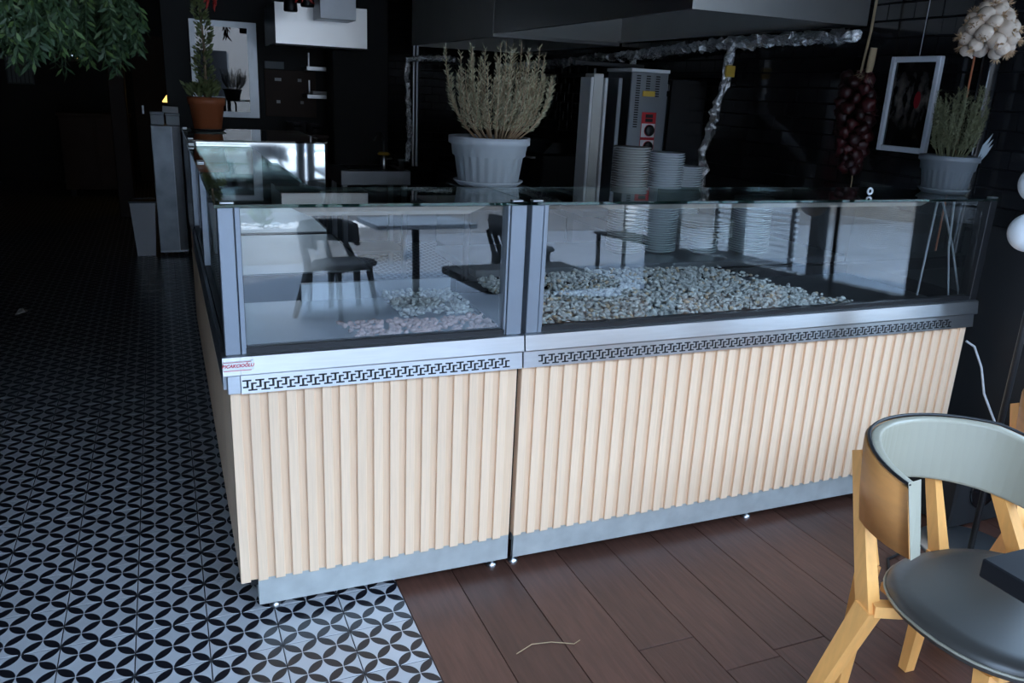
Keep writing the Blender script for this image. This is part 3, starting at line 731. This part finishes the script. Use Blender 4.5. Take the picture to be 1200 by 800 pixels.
sb = MB().lathe([(0, 0), (.022, 0), (.022, .06), (.034, .064), (.034, .078), (0, .08)], (1.735, 4.60, .9), 18).build('soap_pump', 'steel'); tag(sb, 'small steel soap pump on the corner of the sink', 'dispenser')

# back of the kitchen
bc = thing('back_counter', 'brown back counter under the kitchen window', 'counter', (.1, 5.45, 0))
MB().box(.06, 1.28, 5.50, 5.98, .1, 1.08).build('body', 'brown_board', bc)
MB().bbox(.04, 1.29, 5.45, 5.99, 1.08, 1.11, .004).build('top', 'brown_board', bc)
for x in (.08, 1.2): MB().bbox(x, x+.05, 5.52, 5.57, 0, .1, .003).build('leg', 'black', bc)
for i in range(3): MB().bbox(.08+i*.4, .46+i*.4, 5.488, 5.499, .15, 1.05, .002).build('door', 'brown_board', bc)
for x, r_, h, lab in ((1.02, .085, .10, 'wide steel pot on the back counter with a black handle'), (1.19, .07, .085, 'narrower steel pot at the end of the back counter')):
    p_ = thing('cooking_pot', lab, 'pot', (x, 5.6, 1.11))
    MB().lathe([(0, 0), (r_*.95, 0), (r_, .006), (r_, h), (r_*1.05, h+.004), (r_*.96, h), (r_*.95, .008), (0, .006)], (x, 5.6, 1.11), 28).build('pot_body', 'steel', p_)
    MB().tube([(x-.03, 5.6-r_, 1.11+h*.7), (x-.03, 5.57-r_, 1.11+h*.7), (x+.03, 5.57-r_, 1.11+h*.7), (x+.03, 5.6-r_, 1.11+h*.7)], .007, 8).build('pot_handle', 'black', p_)
wn = struct(MB().box(.17, .74, 5.955, 5.998, 1.22, 1.27).box(.17, .74, 5.955, 5.998, 2.0, 2.05).box(.17, .22, 5.955, 5.998, 1.27, 2.0).box(.66, .74, 5.955, 5.998, 1.27, 2.0).build('window_2', 'steel_dull'))
MB().box(.22, .66, 5.96, 5.975, 1.27, 2.0).build('pane', 'door_glass', wn)
bd = thing('notice_board', 'brown board with small white labels beside the back window', 'board', (.8, 5.97, 1.24))
MB().bbox(.80, 1.27, 5.975, 5.998, 1.24, 1.66, .003).build('board', 'brown_board', bd)
for x, z, w_ in ((.89, 1.56, .06), (1.10, 1.56, .035), (.90, 1.36, .035), (1.12, 1.36, .03)): MB().box(x, x+w_, 5.972, 5.9745, z, z+.028).build('paper_label', 'white', bd)
bx = MB().bbox(.80, .97, 5.90, 5.99, 1.665, 1.73, .003).build('storage_box', 'grey_card'); tag(bx, 'small pale box on top of the brown notice board', 'box')
for z, lab in ((1.665, 'upper steel wall shelf with brackets, under the back hood'), (1.42, 'lower steel wall shelf with brackets, right of the notice board')):
    sh = thing('wall_shelf', lab, 'shelf', (1.2, 5.75, z))
    MB().bbox(1.14, 1.56, 5.68, 5.985, z, z+.035, .002).build('shelf_board', 'steel', sh)
    for x in (1.2, 1.5): MB().prism([(5.70, z), (5.985, z), (5.985, z+.16), (5.965, z+.16), (5.965, z+.0355), (5.70, z+.0355)], 0, x, x+.012).build('bracket', 'steel', sh)
dv = MB().bbox(1.2, 1.36, 5.75, 5.9, 1.456, 1.485, .003).build('folded_tray', 'white'); tag(dv, 'flat white tray lying on the lower wall shelf', 'tray')
kh = thing('kitchen_hood', 'bright square steel hood hanging over the back counter', 'hood', (.8, 4.9, 1.84))
MB().box(.78, 1.52, 4.92, 4.932, 1.85, 2.16).build('front_panel', 'bright_steel', kh)
MB().box(.78, .792, 4.932, 5.65, 1.85, 2.16).box(1.508, 1.52, 4.932, 5.29, 1.85, 2.16).box(.792, 1.508, 4.932, 5.29, 2.148, 2.16).build('side_panel', 'hood_steel', kh)
MB().bbox(.77, 1.53, 4.91, 5.28, 1.835, 1.85, .002).build('hood_rim', 'black', kh)
MB().bbox(1.08, 1.36, 4.60, 4.918, 2.04, 2.30, .003).build('duct_box', 'steel_dull', kh)
MB().bbox(1.09, 1.35, 4.93, 5.2, 2.16, 2.75, .003).build('duct', 'steel_dull', kh)
# fridge cabinet and bin at the end of the counter
fr = thing('steel_cabinet', 'upright brushed steel cabinet at the far end of the counters', 'cabinet', (-.2, 5.3, 0))
MB().bbox(-.205, .035, 5.66, 5.98, .03, 1.145, .004).build('body', 'steel_dull', fr)
MB().bbox(-.20, -.04, 5.650, 5.659, .05, 1.14, .002).build('door', 'cabinet_steel', fr)
MB().bbox(-.035, .035, 5.650, 5.659, .05, 1.14, .002).build('side_door', 'black_gloss', fr)
for x in (-.17, 0):
    for y in (5.7, 5.9): MB().bbox(x, x+.03, y, y+.03, 0, .03, .002).build('foot', 'black', fr)
for i, (x0, x1, z0, z1, lab) in enumerate(((-.20, -.09, 1.146, 1.255, 'grey square tin at the outer edge of the steel cabinet'), (-.075, .035, 1.146, 1.245, 'grey square tin on the steel cabinet, next to the counters'))):
    tn = thing('storage_tin', lab, 'tin', (x0, 5.7, z0)); MB().bbox(x0, x1, 5.70, 5.86, z0, z1-.02, .006).build('tin_body', 'tin_grey', tn); MB().bbox(x0-.003, x1+.003, 5.697, 5.863, z1-.019, z1, .004).build('tin_lid', 'tin_grey', tn)
pb = MB().prism([(-.10, 1.262), (.03, 1.256), (.03, 1.31), (-.095, 1.315)], 1, 5.72, 5.84).build('paper_box', 'white'); tag(pb, 'slightly tilted white box on top of the grey tins', 'box'); pb.location.z = -.0095
bn = thing('waste_bin', 'grey tapered waste bin standing beside the steel cabinet', 'bin', (-.32, 5.78, 0))
def rect_shell(x0, x1, y0, y1, z0, z1, tx, wall=.006):
    mb = MB(); o = [(x0+tx, y0+tx), (x1-tx, y0+tx), (x1-tx, y1-tx), (x0+tx, y1-tx)]; p = [(x0, y0), (x1, y0), (x1, y1), (x0, y1)]
    i = [(x0+wall, y0+wall), (x1-wall, y0+wall), (x1-wall, y1-wall), (x0+wall, y1-wall)]; j = [(a+wall*(1 if k in (0, 3) else -1), b+wall*(1 if k in (0, 1) else -1)) for k, (a, b) in enumerate(o)]
    v = [(*a, z0) for a in o]+[(*a, z1) for a in p]+[(*a, z1) for a in i]+[(*a, z0+.01) for a in j]
    f = [(3, 2, 1, 0), (12, 13, 14, 15)]
    for r in range(3):
        for k in range(4): f.append((r*4+k, r*4+(k+1) % 4, r*4+4+(k+1) % 4, r*4+4+k))
    return mb.add(v, f)
rect_shell(-.425, -.215, 5.66, 5.90, 0, .475, .030).build('bin_body', 'bin_plastic', bn)
rect_shell(-.430, -.210, 5.655, 5.905, .476, .49, 0.0, .012).build('bin_rim', 'dark_grey_plastic', bn)
pp = MB()
pp.add([(-1.10, 3.80, .004), (-1.04, 3.83, .012), (-1.03, 3.90, .004), (-1.09, 3.91, .018), (-1.06, 3.86, .03)], [(0, 1, 4), (1, 2, 4), (2, 3, 4), (3, 0, 4), (3, 2, 1, 0)])
tag(pp.build('crumpled_paper', 'white'), 'crumpled white paper lying on the dark tiled hall floor', 'paper')
tw = MB().tube([(.50+x, -.31+y, .003) for x, y in ((.72-.5, -.10), (.78-.5, -.075), (.84-.5, -.085), (.90-.5, -.115), (.925-.5, -.105))], .0014, 5).build('twig', 'straw'); tag(tw, 'thin pale twig lying on the brown plank floor', 'twig')

# ------------------------------------------------------------------ hanging strings, picture, garlic
def blob(r, sc, jit, n=9, m=7):
    return MB().sphere((0, 0, 0), r, n, m, sc, jit)
sk_ = MB()
for i in range(90):
    t = random.random(); a = random.uniform(0, 6.28); w_ = .07*math.sin(PI*(.25+.7*t))+.014
    sk_.blade((2.895+w_*.55*math.cos(a), .845-.05*t+w_*math.sin(a), 1.72-.44*t), (math.cos(a), math.sin(a), random.uniform(-1, .4)), random.uniform(.015, .04), .012)
pr = thing('dried_pepper_string', 'bunch of dark red dried peppers hanging on a straw cord at the tiled wall', 'peppers', (2.90, .83, 1.82))
src = []
for k in range(4):
    o = blob(.036, (random.uniform(.7, 1.1), random.uniform(.6, 1.0), random.uniform(.8, 1.15)), .22).build('dried_pepper', 'pepper_red'); o.parent = pr; src.append(o)
idx = 0
for i in range(50):
    t = (i+.5)/50; z = 1.715-.435*t; wd = .066*math.sin(PI*min(1, t*.70+.25))+.012; a = i*2.4
    loc = Vector((2.895+wd*.5*math.cos(a), .845-.05*t+wd*math.sin(a), z))-OFF[pr.name]
    rot = (random.uniform(0, 3), random.uniform(0, 3), random.uniform(0, 3)); s_ = random.uniform(.8, 1.15)
    if idx < 4: src[idx].location = loc; src[idx].rotation_euler = rot; idx += 1
    else: copy_part(src[i % 4], pr, loc, rot, (s_, s_, s_))
tag(sk_.build('dry_skins', 'pepper_red', pr), None, None, kind='stuff')
MB().tube([(2.90, .79, 1.70), (2.90, .785, 1.76), (2.90, .78, 1.83)], [.012, .017, .015], 10).build('straw_knot', 'straw', pr)
MB().tube([(2.90, .835, 1.72), (2.91, .825, 1.9), (2.93, .82, 2.75)], .006, 6).build('cord', 'straw', pr)
sw = MB()
for i in range(40): sw.blade((2.885, .80+random.gauss(0, .02), 1.71+random.gauss(0, .012)), (random.gauss(-.3, .5), random.gauss(0, 1), random.gauss(-.6, .5)), .05, .003)
sw.build('straw_wisps', 'straw', pr)
MB().tube([(2.9, .79, 1.29), (2.895, .775, 1.24), (2.89, .77, 1.20)], .003, 5).build('cord_end', 'straw', pr)
pf = thing('framed_picture', 'dark picture in a pale frame hung on the tiled wall beside the peppers', 'picture', (2.93, .57, 1.59))
y0, y1, z0, z1 = .420, .685, 1.385, 1.79
MB().bbox(2.915, 2.94, y0, y0+.024, z0, z1, .003).bbox(2.915, 2.94, y1-.024, y1, z0, z1, .003).bbox(2.915, 2.94, y0+.024, y1-.024, z0, z0+.024, .003).bbox(2.915, 2.94, y0+.024, y1-.024, z1-.024, z1, .003).build('frame', 'picture_frame', pf)
MB().box(2.928, 2.935, y0+.022, y1-.022, z0+.022, z1-.022).build('print', 'picture_print', pf)
MB().tube([(2.944, .56, 1.78), (2.96, .56, 2.75)], .002, 5).build('hanging_wire', 'steel_dull', pf)
ga = thing('garlic_braid', 'bunch of pale garlic bulbs hanging above the small rosemary pot', 'garlic', (2.60, -.02, 1.85))
gs = []
for k in range(3):
    bm_ = MB().lathe([(0, -.024), (.014, -.022), (.024, -.006), (.022, .008), (.010, .020), (.004, .036), (.003, .045)], (0, 0, 0), 14, lambda i, j: 1+.05*math.cos(i*2*PI/14*5))
    o = bm_.build('garlic_bulb', 'garlic_skin'); o.parent = ga; gs.append(o)
rt = MB()
idx = 0
for i in range(36):
    t = i/36; z = 1.775+.17*t; a = i*2.4; wd = .075*math.sin(PI*(.28+.70*t))**1.2
    p = Vector((2.60+wd*math.cos(a), -.03+wd*math.sin(a), z))
    out = Vector((math.cos(a)+random.gauss(0, .35), math.sin(a)+random.gauss(0, .35), -.5+random.gauss(0, .5))).normalized(); q = (-out).to_track_quat('Z', 'Y').to_euler(); s_ = random.uniform(1.0, 1.3)
    if idx < 3: gs[idx].location = p-OFF[ga.name]; gs[idx].rotation_euler = q; idx += 1
    else: copy_part(gs[i % 3], ga, p-OFF[ga.name], q, (s_, s_, s_))
    for _ in range(22): rt.blade(p+out*.022, out+Vector((random.gauss(0, .8), random.gauss(0, .8), random.gauss(0, .8))), .026, .005)
tag(rt.build('root_fibres', 'garlic_root', ga), None, None, kind='stuff')
MB().tube([(2.60, -.02, 1.93), (2.60, -.02, 2.3), (2.60, -.02, 2.75)], .012, 8).build('braid', 'straw', ga)
bs = MB().tube([(2.935, .20, 1.0), (2.935, .20, 2.75)], .035, 16).build('black_pipe', 'black_gloss'); tag(bs, 'upright black pipe at the tiled wall behind the small rosemary pot', 'pipe')
rc = MB().tube([(2.88, .235, 1.0), (2.88, .235, 1.60), (2.88, .235, 2.2)], .004, 6).build('cane_stick', 'terracotta'); tag(rc, 'thin reddish cane standing behind the small rosemary pot', 'cane')
# dry stalks inside the long counter by the wall
for i, (p, q, lab) in enumerate((((2.66, .10, .85), (2.72, .14, 1.235), 'straight dry stalk leaning inside the long counter, farthest from the wall'), ((2.84, .10, .84), (2.80, .13, 1.235), 'dry stalk with a slight bow inside the long counter, in the middle of three'), ((2.855, .06, .84), (2.81, .20, 1.235), 'dry stalk inside the long counter, closest to the wall'))):
    m_ = (Vector(p)+Vector(q))/2+Vector((-.015 if i == 1 else .012*(i == 2), 0, 0))
    o = MB().tube([p, m_, q], .0045, 6).build('dry_stalk', 'concrete'); tag(o, lab, 'stalk', 'dry stalks in the long counter')
rg = MB()
R_, r__ = .011, .004
v = []; f = []
for i in range(16):
    for j in range(6):
        a, b = 2*PI*i/16, 2*PI*j/6; v.append((2.31+(R_+r__*math.cos(b))*math.cos(a), .10+r__*math.sin(b), 1.268+(R_+r__*math.cos(b))*math.sin(a)))
        f.append((i*6+j, ((i+1) % 16)*6+j, ((i+1) % 16)*6+(j+1) % 6, i*6+(j+1) % 6))
tag(rg.add(v, f, True).build('white_ring', 'white'), 'small white ring standing on the glass top near the wall end', 'ring')
# red dried chillies hanging from the ceiling
def chilli_string(x, y, z0, z1, n, label):
    t = thing('chilli_string', label, 'chillies', (x, y, z1), 'chilli strings under the ceiling')
    src = MB().tube([(0, 0, 0), (.004, .002, -.03), (.012, .002, -.055), (.022, 0, -.07)], [.006, .009, .006, .001], 7).build('chilli', 'chilli_red'); src.parent = t
    for i in range(n):
        z = z0+(z1-z0)*i/n; a = i*2.4
        loc = Vector((.02*math.cos(a), .02*math.sin(a), z-z1)); rot = (random.uniform(-.5, .5), random.uniform(-.5, .5), a)
        if i == 0: src.location = loc; src.rotation_euler = rot
        else: copy_part(src, t, loc, rot)
    MB().tube([(x, y, z0), (x, y, 2.75)], .004, 5).build('cord', 'straw', t)
chilli_string(.165, 2.5, 1.95, 2.25, 30, 'string of bright red dried chillies above the terracotta pot')
chilli_string(.70, 3.0, 2.055, 2.3, 24, 'string of dried red chillies in front of the bright back hood')
chilli_string(1.34, .55, 1.955, 2.2, 16, 'string of red chillies hanging in front of the extractor hood')
# black pendant spots near the back hood
for x, z, lab in ((.80, 2.10, 'black spot lamp hanging at the corner of the back hood'), (.92, 2.14, 'black spot lamp hanging in front of the back hood panel')):
    o = thing('spot_lamp', lab, 'lamp', (x, 4.2, z)); MB().lathe([(.0, 0), (.045, 0), (.05, .01), (.045, .10), (.02, .12), (0, .12)], (x, 4.2, z-.06), 20).build('lamp_head', 'black', o); MB().tube([(x, 4.2, z+.05), (x, 4.2, 2.75)], .006, 6).build('rod', 'black', o)

# hanging greenery in the hall
def greenery(c, n, R, H, label):
    t = thing('hanging_fern', label, 'hanging plant', c, 'green hanging ferns over the hall')
    a_, b_, st = MB(), MB(), MB()
    for i in range(n):
        a = random.uniform(0, 6.28); k = math.sqrt(random.random()); tip = Vector((c[0]+R*k*math.cos(a), c[1]+R*k*math.sin(a), c[2]-H*random.uniform(.65, 1.0)*(1-.35*k)))
        top = Vector((c[0]+R*.25*k*math.cos(a), c[1]+R*.25*k*math.sin(a), c[2])); m_ = Vector((tip.x, tip.y, c[2]-H*.1))
        def cv(q): return top*(1-q)**2+m_*2*q*(1-q)+tip*q*q
        st.tube([cv(j/6) for j in range(7)], .0018, 4)
        for j in range(46):
            q = .15+.85*j/46; p = cv(q); s = 1 if j % 2 else -1
            d = Vector((random.gauss(0, .5)+s*math.cos(a+1.57)*.8, random.gauss(0, .5)+s*math.sin(a+1.57)*.8, -.9))
            (a_ if random.random() < .8 else b_).blade(p, d, random.uniform(.03, .055), .013)
    a_.build('fronds', 'leaf_green', t); b_.build('young_fronds', 'leaf_light', t); st.build('stems', 'leaf_green', t)
    MB().tube([c, (c[0], c[1], 2.75)], .005, 5).build('cord', 'black', t)
for c, n_, R_, H_, lab in (((-.52, .80, 1.84), 80, .19, .32, 'fullest green hanging fern, over the hall floor near the counter'), ((-.30, 1.42, 1.88), 70, .17, .36, 'narrower hanging fern between the fullest one and the counter'),
                           ((-.82, 1.32, 1.88), 70, .22, .40, 'hanging fern behind the fullest one over the hall'), ((-.52, 2.10, 1.96), 60, .24, .46, 'hanging fern deeper in the hall, lower tips'), ((-1.15, 2.3, 2.1), 50, .25, .42, 'hanging fern on the far side of the hall from the counter')):
    greenery(c, n_, R_, H_, lab)
# dim hall furniture
for i, (x, y, z) in enumerate(((-1.42, 6.2, 1.78), (-1.28, 6.8, 1.74), (-1.05, 7.4, 1.74), (-.95, 8.2, 1.72))):
    o = thing('glass_pendant', ('clear glass pendant lamp in the dark hall, first behind the ferns', 'clear glass pendant lamp in the dark hall, second behind the ferns', 'clear glass pendant lamp in the dark hall, third behind the ferns', 'clear glass pendant lamp in the dark hall, deepest of the row')[i], 'lamp', (x, y, z), 'glass pendants in the hall')
    MB().lathe([(.02, .09), (.05, .05), (.065, 0), (.05, -.05), (.02, -.065), (0, -.066)], (x, y, z), 18).build('globe', 'mirror_steel', o); MB().tube([(x, y, z+.09), (x, y, 2.75)], .004, 5).build('cord', 'black', o)
hd = thing('hall_sideboard', 'dark wooden sideboard deep in the unlit hall', 'sideboard', (-1.2, 9.6, 0))
MB().bbox(-1.3, -.5, 9.7, 10.1, .1, 1.02, .005).build('body', 'brown_board', hd); MB().bbox(-1.33, -.47, 9.67, 10.12, 1.02, 1.06, .005).build('top', 'brown_board', hd)
for x in (-1.25, -.6): MB().bbox(x, x+.06, 9.75, 9.8, 0, .1, .003).build('leg', 'black', hd)
for k in (0, 1): MB().bbox(-1.28+k*.4, -.91+k*.4, 9.688, 9.699, .14, .99, .002).build('door', 'brown_board', hd)
vg = thing('wall_grille', 'pale slatted vent on the far hall wall', 'vent', (-1.85, 11.4, 1.4))
MB().bbox(-2.05, -1.72, 11.47, 11.495, 1.35, 1.78, .003).build('frame', 'dark_grey_plastic', vg)
for k in range(6): MB().bbox(-2.03+k*.052, -1.995+k*.052, 11.455, 11.469, 1.37, 1.76, .002).build('slat', 'grey_card', vg)
for i, (x, y, lab) in enumerate(((-2.2, 4.6, 'dark dining table by the far hall wall, closer to the entrance'), (-2.2, 7.2, 'dark dining table by the far hall wall, deeper inside'))):
    o = thing('hall_table', lab, 'table', (x, y, 0), 'dark tables in the hall'); MB().bbox(x-.4, x+.4, y-.4, y+.4, .71, .75, .004).build('tabletop', 'brown_board', o)
    for a in (-1, 1):
        for b in (-1, 1): MB().bbox(x+a*.35-.02, x+a*.35+.02, y+b*.35-.02, y+b*.35+.02, 0, .71, .003).build('leg', 'black', o)
dl = thing('table_lamp', 'small lit yellow lamp deep in the hall behind the grey tins', 'lamp', (.02, 8.9, 0))
MB().lathe([(.10, 0), (.10, .02), (.012, .03), (.012, 1.25)], (.02, 8.9, 0), 14).build('stand', 'black', dl); MB().lathe([(.10, 1.25), (.10, 1.262), (.03, 1.36), (0, 1.365)], (.02, 8.9, 0), 18).build('shade', 'lamp_glow', dl)
dr = struct(MB().box(-.45, .35, YB-.03, YB-.002, 0, 2.1).build('door_1', 'brown_board')); MB().bbox(-.36, -.33, YB-.06, YB-.031, 1.0, 1.12, .003).build('door_handle', 'steel', dr)

# ------------------------------------------------------------------ chairs and table at the front
def make_chair(label):
    c = thing('dining_chair', label, 'chair', (0, 0, 0), 'bent plywood chairs with grey vinyl')
    # back shell: horseshoe, axis toward +Y, ends bent forward
    def pt(r, t, e):                                        # t from -1 to 1 round the back, e = how far past the sides it reaches
        a = math.radians(90+t*(90+e)); return r*math.cos(a), .03+r*.94*math.sin(a)
    def shell(ri, ro, zl, zh, n=33):
        v = []; f = []
        for i in range(n):
            t = 2*i/(n-1)-1; hi = zh-.035*max(0, abs(t)-.55)/.45; lo = zl+.03*(1-abs(t))
            for r, z, e in ((ri, lo, 19), (ro, lo, 19), (ro, hi, 11), (ri, hi, 11)):
                x, y = pt(r, t, e); k = 1+.02*((z-zl)/(zh-zl)); v.append((x*k, y*k, z))
        for i in range(n-1):
            for k in range(4): f.append((i*4+k, i*4+(k+1) % 4, i*4+4+(k+1) % 4, i*4+4+k))
        f += [(0, 1, 2, 3), tuple(4*(n-1)+k for k in (3, 2, 1, 0))]
        return MB().add(v, f, False)
    o = shell(.250, .262, .575, .775).build('back_shell', 'chair_ply', c)
    for p in o.data.polygons: p.use_smooth = True
    pad = shell(.222, .2495, .580, .780).build('back_pad', 'vinyl', c)
    bv = pad.modifiers.new('round', 'BEVEL'); bv.width = .009; bv.segments = 3
    pts = []
    for i in range(33):
        t = 2*i/32-1; x, y = pt(.252, t, 11); pts.append((x*1.02, y*1.02, .781-.035*max(0, abs(t)-.55)/.45))
    MB().tube(pts, .0045, 6).build('black_piping', 'black', pad)
    # seat
    def so(k, z):
        return [(-.03*0+.262*k*math.copysign(abs(math.cos(a))**.86, math.cos(a)), -.13+.245*k*math.copysign(abs(math.sin(a))**.86, math.sin(a)), z) for a in [2*PI*i/40 for i in range(40)]]
    rings = [so(.90, .425), so(.985, .432), so(1.0, .445), so(.99, .458), so(.95, .468), so(.80, .472), so(.45, .4735)]
    v = [p for r in rings for p in r]; f = []
    for r in range(len(rings)-1):
        for i in range(40): f.append((r*40+i, r*40+(i+1) % 40, r*40+40+(i+1) % 40, r*40+40+i))
    f += [tuple(range(39, -1, -1)), tuple(range(40*(len(rings)-1), 40*len(rings)))]
    seat = MB().add(v, f, True).build('seat', 'vinyl_seat', c)
    MB().tube(so(1.004, .4475)+so(1.004, .4475)[:1], .0035, 6, cap=False).build('seat_piping', 'vinyl', seat)
    MB().bbox(-.18, .18, -.28, .08, .395, .424, .006).build('seat_frame', 'chair_wood', c)
    for s in (-1, 1):
        l = MB().bar((s*.355, .10, 0), (s*.262, .02, .40), .030, .034, (1, 0, 0), .05, .046).bar((s*.262, .02, .385), (s*.205, .195, .735), .046, .036, (1, 0, 0), .034, .024)
        l.bar((s*.262, .01, .405), (s*.12, -.05, .41), .034, .030); l.build('leg', 'chair_wood', c)
        MB().bar((s*.12, .20, 0), (s*.12, .18, .40), .028, .032, (1, 0, 0), .040, .046).bar((s*.12, .18, .40), (s*.12, .264, .64), .040, .034, (1, 0, 0), .034, .020).build('leg', 'chair_wood', c)
        MB().bar((s*.20, -.30, 0), (s*.17, -.24, .40), .026, .026, (1, 0, 0), .040, .040).build('leg', 'chair_wood', c)
    return c
ch = make_chair('wooden chair with curved grey vinyl backrest pulled up to the black table')
ch.location = (1.645, -1.035, 0); ch.rotation_euler = (0, 0, math.radians(-4))
copy_thing(ch, (2.345, -.95, 0), math.radians(-15), 'wooden chair with curved vinyl backrest between the first chair and the window wall')
def make_table(x0, y0, x1, y1, label):
    t = thing('dining_table', label, 'table', ((x0+x1)/2, (y0+y1)/2, 0), 'black dining tables')
    MB().bbox(x0, x1, y0, y1, .712, .752, .003).build('tabletop', 'table_black', t); cx, cy = (x0+x1)/2, (y0+y1)/2
    MB().tube([(cx, cy, .02), (cx, cy, .712)], .035, 16).build('pedestal', 'black', t); MB().lathe([(.24, 0), (.24, .012), (.04, .03)], (cx, cy, 0), 32).build('base_plate', 'black', t)
    return t
make_table(1.265, -2.02, 2.0, -1.315, 'black square pedestal table at the chair with the grey backrest')
# floor lamp with white globes
fl_ = thing('floor_lamp', 'floor lamp with white globes and a round grey base behind the chairs', 'lamp', (2.55, -.42, 0))
MB().lathe([(.17, 0), (.17, .010), (.165, .014), (0, .016)], (2.55, -.42, 0), 40).build('base_plate', 'steel_dull', fl_)
MB().tube([(2.545, -.44, .016), (2.545, -.44, 1.75)], .011, 10).build('pole', 'black', fl_)
for z in (1.36, 1.205):
    g_ = MB().sphere((2.43, -.46, z), .062, 28, 18).build('globe', 'white_gloss', fl_); MB().tube([(2.49, -.455, z), (2.54, -.444, z)], .012, 10).build('arm', 'black', g_)
# speaker box on the floor against the wall
bx_ = thing('speaker_box', 'black boxy speaker on the floor by the counter end', 'speaker', (2.72, -.16, 0))
MB().bbox(2.60, 2.90, -.30, -.06, .01, .30, .008).build('cabinet', 'black_soft', bx_)
MB().lathe([(.075, 0), (.075, .006), (.06, .004), (.025, .012), (0, .014)], (0, 0, 0), 24).build('cone', 'black_gloss', bx_)
cn = bx_.children[-1]; cn.data.transform(Matrix.Translation(OFF[bx_.name])); cn.data.transform(Matrix.Translation(Vector((2.75, -.3005, .16))-OFF[bx_.name]) @ Matrix.Rotation(PI/2, 4, 'X'))
for x in (2.62, 2.86): MB().bbox(x, x+.025, -.27, -.09, 0, .0095, .002).build('foot', 'black', bx_)
cb = MB().tube([(2.90, .02, .66), (2.93, 0, .64), (2.945, -.04, .56), (2.94, -.08, .46), (2.955, -.14, .36), (2.96, -.20, .20), (2.96, -.32, .006)], .005, 8).build('power_cable', 'cable_white'); tag(cb, 'white cable hanging down the wall at the counter end', 'cable')
cb = MB().tube([(2.14, -.44, .005), (2.2, -.38, .005), (2.3, -.36, .005), (2.42, -.30, .005), (2.59, -.25, .005)], .005, 8).build('floor_cable', 'black'); tag(cb, 'black cable on the plank floor behind the chair', 'cable')

# ------------------------------------------------------------------ terrace outside
for x, y, a, lab in ((1.15, -4.6, 150, 'dark chair out on the terrace, mirrored in the corner glass'), (3.0, -5.0, 80, 'dark chair out on the terrace beside the pale table')):
    tc_ = copy_thing(ch, (x, y, -.02), math.radians(a), lab, 'dark terrace chairs')
    for o in [p for p in tc_.children]+[q for p in tc_.children for q in p.children]:
        o.material_slots[0].link = 'OBJECT'; o.material_slots[0].material = M['black_soft']
tt = make_table(1.5, -5.3, 2.4, -4.5, 'pale terrace table seen mirrored in the corner glass')
for o in tt.children:
    if o.name.startswith('tabletop'): o.data.materials.clear(); o.data.materials.append(M['concrete'])
tt.location.z = -.02
pl = thing('terrace_planter', 'long concrete planter with white stones and a small plant on the terrace', 'planter', (0, -7.6, 0))
rect_shell(-1.5, 2.6, -8.2, -7.6, -.02, .40, .02, .05).build('trough', 'concrete', pl)
pm_ = MB()
for _ in range(900): pebble(pm_, (random.uniform(-1.42, 2.52), random.uniform(-8.12, -7.68), .37+random.uniform(0, .05)), random.uniform(.02, .045))
tag(pm_.build('white_stones', 'white', pl), None, None, kind='stuff')
MB().box(-1.44, 2.54, -8.14, -7.66, .0, .36).build('planter_soil', 'soil', pl)
pg = MB()
for i in range(60): a = random.uniform(0, 6.28); pg.blade((.9, -7.9, .38+random.random()*.35), (math.cos(a), math.sin(a), .8), .22, .06)
pg.build('leaves', 'leaf_light', pl)
for i, (x, y, w_, d_, h_, lab) in enumerate(((-14, -21, 13.5, 6, 7.0, 'wide brown house across the road from the terrace'), (0, -22, 14, 7, 8.2, 'taller brown house across the road'), (14.5, -14, 6, 24, 6.5, 'brown house on the side street'))):
    hb = thing('street_house', lab, 'house', (x, y, 0)); MB().box(x, x+w_, y, y+d_, -.02, h_).build('wall', 'facade', hb); MB().bbox(x-.3, x+w_+.3, y-.3, y+d_+.3, h_, h_+.3, .02).build('roof', 'concrete', hb)
    for k in range(4):
        for q in range(int(h_//2.6)):
            if i < 2: MB().box(x+.8+k*w_/4.2, x+2.0+k*w_/4.2, y+d_+.002, y+d_+.05, 1+q*2.6, 2.4+q*2.6).build('window', 'black_gloss', hb)
            else: MB().box(x-.05, x-.002, y+.8+k*d_/4.2, y+2.0+k*d_/4.2, 1+q*2.6, 2.4+q*2.6).build('window', 'black_gloss', hb)
for k, y in enumerate((-6.4, -4.6)):
    bn_ = thing('terrace_bench', ('slatted bench outside the window wall, by the planter end', 'slatted bench outside the window wall, away from the planter')[k], 'bench', (4.6, y, 0), 'slatted benches outside')
    for i in range(6): MB().bbox(4.6, 5.0, y+i*.2, y+i*.2+.15, .40, .43, .004).build('slat', 'black', bn_)
    for i in range(9): MB().bbox(5.0, 5.03, y, y+1.2, .46+i*.05, .485+i*.05, .003).build('back_slat', 'white', bn_)
    for a in (4.63, 4.99):
        for b in (y+.03, y+1.13): MB().bbox(a, a+.04, b, b+.04, -.02, .40 if a < 4.9 else .92, .003).build('leg', 'black', bn_)
